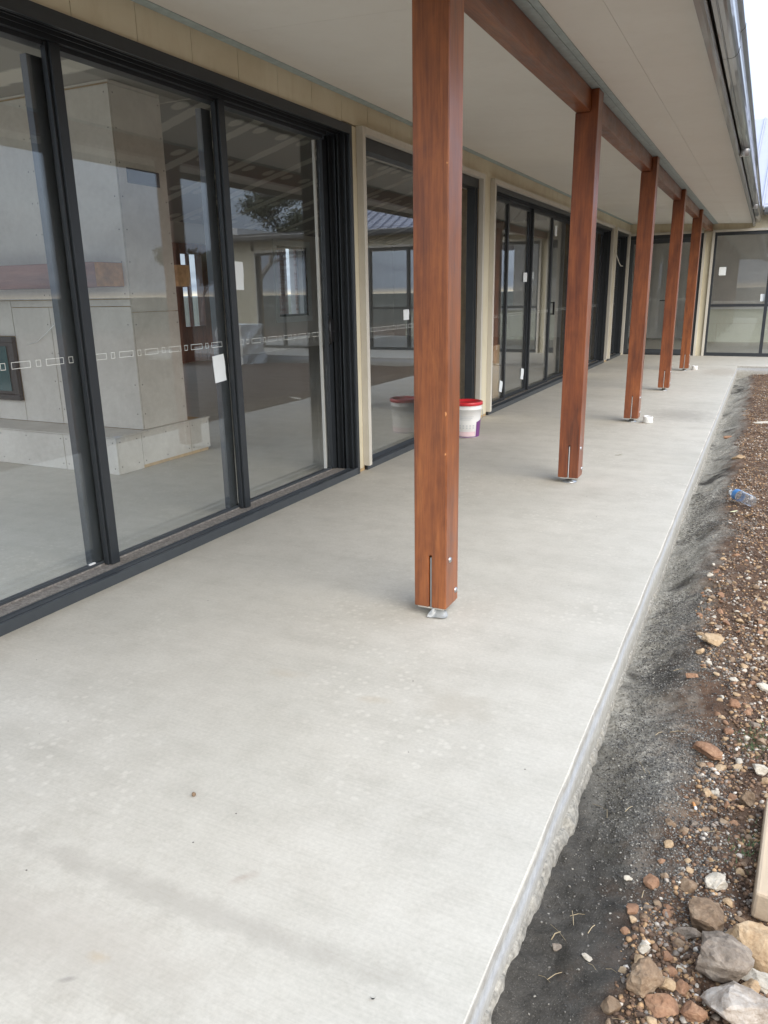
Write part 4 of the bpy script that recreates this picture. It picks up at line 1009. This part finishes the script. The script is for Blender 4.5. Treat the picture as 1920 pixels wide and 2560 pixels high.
# hand-placed rocks, bottom right
RK = [(-.081, 1.344, .088, 'rock_brown', 'round grey-brown rock at the edge of the black sand, bottom right', .85, 1.05, .3),
      (.063, 1.449, .130, 'rock_grey', 'large angular grey-brown rock left of the big orange-tan rock', .8, 1.15, .5),
      (.020, 1.600, .112, 'rock_brown', 'large rounded brown rock above the angular one', .75, 1.15, .2),
      (.150, 1.545, .165, 'rock_tan', 'big orange-tan rock below the end of the old timber', .75, 1.3, -.5),
      (.105, 1.355, .150, 'rock_white', 'big whitish rock cut off by the bottom right corner', .7, 1.1, .1),
      (-.038, 1.362, .040, 'rock_tan', 'small square tan stone right of the round grey-brown rock', .9, 1., .2),
      (-.035, 1.312, .066, 'rock_red', 'flat reddish stone at the very bottom below the square tan stone', .6, 1.4, .3),
      (.099, 2.082, .056, 'rock_brown', 'upright brown rock at the right edge, above the timber', 1.1, .9, .2),
      (.036, 1.720, .064, 'rock_white', 'white-grey angular stone beside the timber', .8, 1.2, .8),
      (.140, 1.445, .060, 'rock_white', 'long white stone pointing right below the orange-tan rock', .5, 1.9, -.4),
      (.116, 1.418, .050, 'rock_tan', 'small tan stone below the long white stone', .8, 1.1, .9),
      (-.009, 1.369, .040, 'rock_red', 'small red-brown stone between the round and the angular rocks', .8, 1.1, .9),
      (-.022, 2.335, .100, 'rock_red', 'flat brown slab of rock lying alone on the grey sand', .5, 1.45, -.5),
      (-.049, 3.138, .085, 'rock_tan', 'tan rock half way along the dirt strip', .6, 1.3, -.2),
      (.131, 2.257, .052, 'rock_white', 'cream square stone at the right edge', .9, 1.0, .3),
      (.135, 2.807, .046, 'rock_white', 'pale stone at the right edge further up the strip', .6, 1.3, -.4),
      (.045, 2.663, .052, 'rock_red', 'pointed red-brown stone in the gravel', .7, 1.2, .5),
      (-.106, 2.820, .046, 'rock_red', 'small brown stone on the edge of the grey sand', .7, 1.3, .1),
      (-.014, 1.545, .052, 'rock_grey', 'grey stone resting against the rounded rock', .6, 1.3, .1),
      (.017, 1.318, .058, 'rock_red', 'brown stone at the bottom between two big rocks', .7, 1.1, .5),
      (.083, 9.043, .150, 'rock_white', 'long whitish flat rock far up the strip at the right edge', .25, 2.2, .1),
      (-.080, 7.132, .100, 'rock_tan', 'tan rock far up the strip beyond the water bottle', .5, 1.3, .2),
      (-.226, 8.453, .075, 'rock_red', 'pinkish stone on the black sand near the slab', .5, 1.2, .1),
      (-.275, 1.417, .028, 'rock_grey', 'flat grey mortar crumb on the black sand', .35, 1.3, .6),
      (-.204, 1.391, .018, 'rock_white', 'white pointed chip on the black sand', .6, 1.6, -.6),
      (-.159, 1.664, .020, 'rock_white', 'creamy chip on the speckled sand', .6, 1.2, .6),
      (-.092, 1.452, .030, 'rock_white', 'small white stone just above the round grey-brown rock', .8, 1.1, .3),
      (-.042, 1.441, .030, 'rock_red', 'small dark red stone between white stones', .8, 1.1, .7)]
for i, (x, y, s, m, lb, fl, el, rt) in enumerate(RK):
    if 'whitish rock cut' in lb: m = 'rock_pale'
    rock('rock', x, y, s, m, lb, 40+i, fl, el, rt)
placed = [(x, y, s*.55) for x, y, s, *_ in RK]
# stones one can tell apart but not describe: shared meshes, own objects
protos = {}
for mname in ('rock_brown', 'rock_tan', 'rock_white', 'rock_red', 'rock_grey'):
    protos[mname] = []
    for k in range(4):
        me = rock_mesh(300+k*7+len(mname), 2, random.uniform(.55, .8), random.uniform(1., 1.4), .2); me.materials.append(M[mname]); protos[mname].append(me)
lbl = {'rock_brown': 'small brown stone in the rubble along the right edge', 'rock_tan': 'small orange-tan stone in the rubble along the right edge', 'rock_white': 'small white stone in the rubble along the right edge', 'rock_red': 'small red-brown stone in the rubble along the right edge', 'rock_grey': 'small grey stone in the rubble along the right edge'}
n_ = 0; tries = 0
while n_ < 270 and tries < 9000:
    tries += 1
    y = 1.2+(random.random()**2.0)*3.2; x = random.uniform(-.14, .24)
    bound = -.115+.05*math.sin(y*3)+(.05 if 1.6 < y < 2.9 else 0)
    if x < bound: continue
    s = random.choice([.018, .022, .026, .032, .040])*(1.15 if y < 1.7 else 1)
    if any((x-a)**2+(y-b)**2 < (c+s*.45)**2 for a, b, c in placed): continue
    if .11 < x and 1.62 < y < 2.1: continue
    placed.append((x, y, s*.45)); mname = random.choices(list(protos), [3, 3, 1.6, 3, 1])[0]
    o = bpy.data.objects.new('stone', random.choice(protos[mname])); C.objects.link(o)
    o.scale = (s,)*3; o.location = (x, y, float(gz(x, y))+s*.10); o.rotation_euler = (random.uniform(-.5, .5), random.uniform(-.5, .5), random.uniform(0, 6.28))
    zone = 'beside the big rocks at the bottom right' if y < 1.5 else 'next to the old timber' if y < 2.1 else 'just above the old timber' if y < 2.5 else 'in the middle of the gravel strip' if y < 3.2 else 'far up the gravel strip'
    sz_ = 'tiny' if s < .021 else 'small' if s < .029 else 'fist-sized' if s > .038 else 'medium'
    sz_ = 'larger' if sz_ == 'fist-sized' else sz_
    tone = {'rock_brown': 'brown', 'rock_tan': 'orange-tan', 'rock_white': 'cream', 'rock_red': 'red-brown', 'rock_grey': 'grey'}[mname]
    tag(o, f'{sz_} {tone} stone {zone}', 'stone', f'{sz_} {tone} stones {zone}'); n_ += 1
# gravel: one mass
def gravel(name, count, smin, smax, xr, yr, tones, dens, seed, label):
    rng = np.random.default_rng(seed)
    bm = bmesh.new(); bmesh.ops.create_icosphere(bm, subdivisions=1, radius=.5); bv = np.array([v.co[:] for v in bm.verts]); bf = np.array([[v.index for v in f.verts] for f in bm.faces]); bm.free()
    x = rng.uniform(xr[0], xr[1], count*3); y = yr[0]+(yr[1]-yr[0])*rng.random(count*3)**1.6
    keep = rng.random(count*3) < dens(x, y); x, y = x[keep][:count], y[keep][:count]; n = len(x)
    s = smin+(smax-smin)*rng.random(n)**2.5; z = gz(x, y)
    V = bv[None]*(1+rng.uniform(-.28, .28, (n, len(bv), 1))); V = V*np.stack([s*rng.uniform(.8, 1.4, n), s*rng.uniform(.7, 1.1, n), s*rng.uniform(.45, .8, n)], 1)[:, None, :]
    a = rng.uniform(0, 6.28, n); ca, sa = np.cos(a)[:, None], np.sin(a)[:, None]
    Vx = V[..., 0]*ca-V[..., 1]*sa; Vy = V[..., 0]*sa+V[..., 1]*ca
    V = np.stack([Vx+x[:, None], Vy+y[:, None], V[..., 2]+z[:, None]+(s*.14)[:, None]], 2).reshape(-1, 3)
    F = (bf[None]+(np.arange(n)*len(bv))[:, None, None]).reshape(-1, 3)
    me = bpy.data.meshes.new(name); me.vertices.add(len(V)); me.vertices.foreach_set('co', V.ravel()); me.loops.add(F.size); me.loops.foreach_set('vertex_index', F.ravel().astype(np.int32))
    me.polygons.add(len(F)); me.polygons.foreach_set('loop_start', np.arange(0, F.size, 3, dtype=np.int32)); me.polygons.foreach_set('loop_total', np.full(len(F), 3, dtype=np.int32)); me.update(calc_edges=True)
    t = np.array([c for c, _ in tones]); p = np.array([q for _, q in tones]); p = p/p.sum()
    ci = t[rng.choice(len(t), n, p=p)]*rng.uniform(.7, 1.25, (n, 1))
    at = me.color_attributes.new('tone', 'FLOAT_COLOR', 'POINT'); cc = np.concatenate([np.repeat(ci, len(bv), 0), np.ones((n*len(bv), 1))], 1); at.data.foreach_set('color', cc.ravel())
    o = link(name, me, 'stone'); return tag(o, label, 'gravel', kind='stuff')
def dens_rub(x, y):
    b = -.10+.05*np.sin(y*3)+.05*((y > 1.6) & (y < 2.9))+.05*(vnoise(x*5, y*5, 31)-.5)
    patch = np.clip(vnoise(x*3+4, y*2.2, 33)*2.2-.35, .30, 1)
    return np.clip((x-b)/.05, 0, 1)*patch
gravel('gravel', 60000, .0035, .017, (-.2, .5), (1.1, 15), [((.20, .12, .07), 4), ((.36, .23, .12), 3), ((.11, .07, .045), 4), ((.50, .45, .38), 1.3), ((.26, .22, .18), 2)], dens_rub, 5, 'loose brown and tan gravel on the dirt beside the slab')
def dens_sand(x, y):
    return np.clip(vnoise(x*4+2, y*3, 41)*2.0-.55, .10, 1)*np.clip((x+.345)/.05, 0, 1)*np.clip((.10-x)/.1, 0, 1)*np.clip((y+2.2*x-1.15)*1.8, .12, 1)
gravel('sand_grains', 60000, .0015, .0075, (-.36, .12), (1.1, 6), [((.22, .205, .175), 5), ((.12, .112, .098), 6), ((.34, .32, .27), .8), ((.07, .066, .06), 3)], dens_sand, 9, 'grey grit scattered on the black sand')
# old timber at the right edge
r = boxes('old_timber', [(.128, .26, 1.66, 2.06, -.11, -.035)], 'weathered', None, .008)
r.rotation_euler = (0, .05, -.06); tag(r, 'weathered pale timber end poking in at the right edge', 'timber')
if '_w' in r: del r['_w']
# cigarette butt
r = empty('cigarette_butt', (-.032, 2.0, float(gz(-.03, 2.0))+.012), 'orange-tipped cigarette butt lying on the grit', 'cigarette butt'); r.rotation_euler = (0, 0, .35)
link('filter', tube_mesh([(0, .018, 0), (0, -.002, 0)], .0036, 10), 'cork', r); link('paper', tube_mesh([(0, -.0022, 0), (0, -.010, -.001)], .0036, 10), 'paper', r)
# water bottle
def bottle():
    r = empty('water_bottle', (-.045, 5.50, float(gz(-.02, 5.45))+.05), 'clear plastic water bottle with a blue label lying on the dirt', 'bottle')
    prof = [(0, 0), (.024, 0), (.031, .006)]
    for i in range(12): prof += [(.033, .012+i*.009), (.0305, .0165+i*.009)]
    prof += [(.033, .125), (.033, .170), (.030, .185), (.020, .205), (.0135, .215), (.0135, .222)]
    b = link('body', lathe_mesh(prof, 28), 'pet', r); l = link('label_band', lathe_mesh([(.0338, .128), (.0338, .168)], 28), 'blue', r); c = link('cap', lathe_mesh([(.0155, .214), (.0155, .228), (.013, .231), (0, .231)], 20), 'white', r)
    for o in (b, l, c):
        o.rotation_euler = (math.radians(-90), 0, math.radians(33)); o.scale = (1.12,)*3; o.location = (.095, -.135, 0)
bottle()
# twigs, straw, weeds
def sprigs(name, pts, m, lab, cat):
    vs = []; fs = []
    for (x, y, L, a) in pts:
        z = float(gz(x, y))+.006; k = len(vs); dx, dy = math.cos(a)*L/2, math.sin(a)*L/2; t = .0013
        for e, (px, py) in enumerate(((x-dx, y-dy), (x, y+.003), (x+dx, y+dy))):
            for q in ((0, 0), (t, 0), (0, t)): vs.append((px+q[0], py+q[0]*.3, z+q[1]+.002*(e == 1)))
        for s in range(2):
            for j in range(3): fs.append((k+s*3+j, k+s*3+(j+1) % 3, k+(s+1)*3+(j+1) % 3, k+(s+1)*3+j))
    me = bpy.data.meshes.new(name); me.from_pydata(vs, [], fs); me.update(); return tag(link(name, me, m), lab, cat, kind='stuff')
sprigs('straw', [(random.uniform(-.3, .2), 1.25+random.random()**1.5*7, random.uniform(.02, .06), random.uniform(0, 3.1)) for _ in range(70)], 'straw', 'bits of dry straw and twig scattered over the dirt', 'straw')
tag(link('twig', tube_mesh([(-.292, 1.43, float(gz(-.29, 1.44))+.004), (-.288, 1.447, float(gz(-.29, 1.44))+.008), (-.278, 1.46, float(gz(-.28, 1.46))+.004)], .0012, 6), 'straw'), 'short tan twig on the black sand by the mortar crumb', 'twig')
vs = []; fs = []
for _ in range(420):
    cx, cy = random.choice([(.10, 2.42), (.12, 1.85), (.13, 2.48), (.16, 1.95)]); x = random.gauss(cx, .028); y = random.gauss(cy, .04); z = float(gz(x, y)); k = len(vs)
    a = random.uniform(0, 6.28); L = random.uniform(.008, .02); vs += [(x, y, z), (x+.003*math.cos(a+1.5), y+.003*math.sin(a+1.5), z), (x+L*math.cos(a), y+L*math.sin(a), z+L*.8)]; fs.append((k, k+1, k+2))
me = bpy.data.meshes.new('weeds'); me.from_pydata(vs, [], fs); me.update(); tag(link('weeds', me, 'weed'), 'small dark green weeds among the stones at the right edge', 'weeds', kind='stuff')

# ------------------------------------------------------------------ yard seen only in the glass
def bulk_bag():
    vs = []; fs = []; n = 40; m_ = 18
    for j in range(m_+1):
        z = .86*j/m_
        for i in range(n):
            a = 2*math.pi*i/n; c, s = math.cos(a), math.sin(a); r = .46/max(abs(c), abs(s))**.75
            r *= 1+.05*math.sin(z*7+a*3)+.035*math.sin(z*17+a*5)-.06*(z/.86)
            vs.append((r*c, r*s*.8, z))
    for j in range(m_):
        for i in range(n): k = (i+1) % n; fs.append((j*n+i, j*n+k, (j+1)*n+k, (j+1)*n+i))
    fs.append(tuple(m_*n+i for i in range(n)))
    me = bpy.data.meshes.new('bulk_bag'); me.from_pydata(vs, [], fs); me.update()
    o = link('bulk_bag', me, 'bag'); o.location = (4.75, 14.1, -.15); o.rotation_euler = (0, 0, .2)
    tag(o, 'white builder\'s bulk bag standing in the yard, seen reflected in the third pane', 'bag')
bulk_bag()
def tree(x, y, h, spread, seed, lab, base=-.2, leaf=.10, nleaf=9000, bare=False):
    rr = random.Random(seed); r = empty('gum_tree', (x, y, base), lab, 'tree')
    segs = []; tips = []
    def grow(p, d, L, rad, lev):
        n = 4; pts = [p.copy()]; rs = [rad]
        for i in range(n):
            d = (d+Vector((rr.gauss(0, .22), rr.gauss(0, .22), rr.gauss(.03, .12)))).normalized(); p = p+d*L/n; pts.append(p.copy()); rs.append(rad*(1-.45*(i+1)/n))
            if lev >= 2: tips.append((p.copy(), lev))
        segs.append((pts, rs))
        if lev < 4:
            for _ in range(3 if lev < 3 else 2):
                a = rr.uniform(0, 6.28); el = rr.uniform(.1, .75)
                nd = (d*.55+Vector((math.cos(a)*spread, math.sin(a)*spread, el))*.75).normalized()
                grow(p, nd, L*rr.uniform(.55, .78), rs[-1]*.75, lev+1)
    grow(Vector((0, 0, 0)), Vector((rr.uniform(-.15, .15), rr.uniform(-.15, .15), 1)), h*.34, h*.022, 0)
    vs = []; fs = []
    for pts, rs in segs:
        m_ = tube_mesh(pts, rs, 6); k = len(vs); vs += [tuple(v.co) for v in m_.vertices]; fs += [tuple(k+i for i in p.vertices) for p in m_.polygons]; bpy.data.meshes.remove(m_)
    me = bpy.data.meshes.new('trunk'); me.from_pydata(vs, [], fs); me.update(); link('trunk', me, 'bark', r)
    rng = np.random.default_rng(seed); T = np.array([t[0][:] for t in tips]); c = T[rng.integers(0, len(T), nleaf)]+rng.normal(0, 1, (nleaf, 3))*np.array([.05, .05, .035])*h*.6
    d1 = rng.normal(0, 1, (nleaf, 3)); d1 /= np.linalg.norm(d1, axis=1, keepdims=True); d2 = rng.normal(0, 1, (nleaf, 3)); d2 /= np.linalg.norm(d2, axis=1, keepdims=True)
    L = leaf*rng.uniform(.6, 1.5, (nleaf, 1)); V = np.stack([c-d1*L, c+d2*L*.45, c+d1*L, c-d2*L*.45], 1).reshape(-1, 3)
    F = np.arange(nleaf*4).reshape(-1, 4); me = bpy.data.meshes.new('crown'); me.from_pydata(V.tolist(), [], F.tolist()); me.update(); link('crown', me, 'foliage', r)
    return r
tree(25.2, 42, 13.0, 1.7, 3, 'tall spreading gum tree behind the far wing, reflected above its roof', leaf=.10, nleaf=19000)
tree(28.6, 41, 5.6, .9, 5, 'slim gum tree beyond the yard, reflected beside the timber door', leaf=.10, nleaf=6000)
tree(26.0, 39, 5.0, .8, 8, 'small dark gum tree beyond the yard, reflected left of the far wing', leaf=.10, nleaf=7000)
tree(.6, -22, 8.5, 1.3, 12, 'gum tree behind the camera, reflected in the far window', leaf=.13, nleaf=11000)
tree(5.5, -26, 7.5, 1.2, 15, 'second gum tree behind the camera, reflected in the far window', leaf=.13, nleaf=9000)

for o in bpy.data.objects:
    if '_w' in o: del o['_w']
bpy.context.view_layer.update()
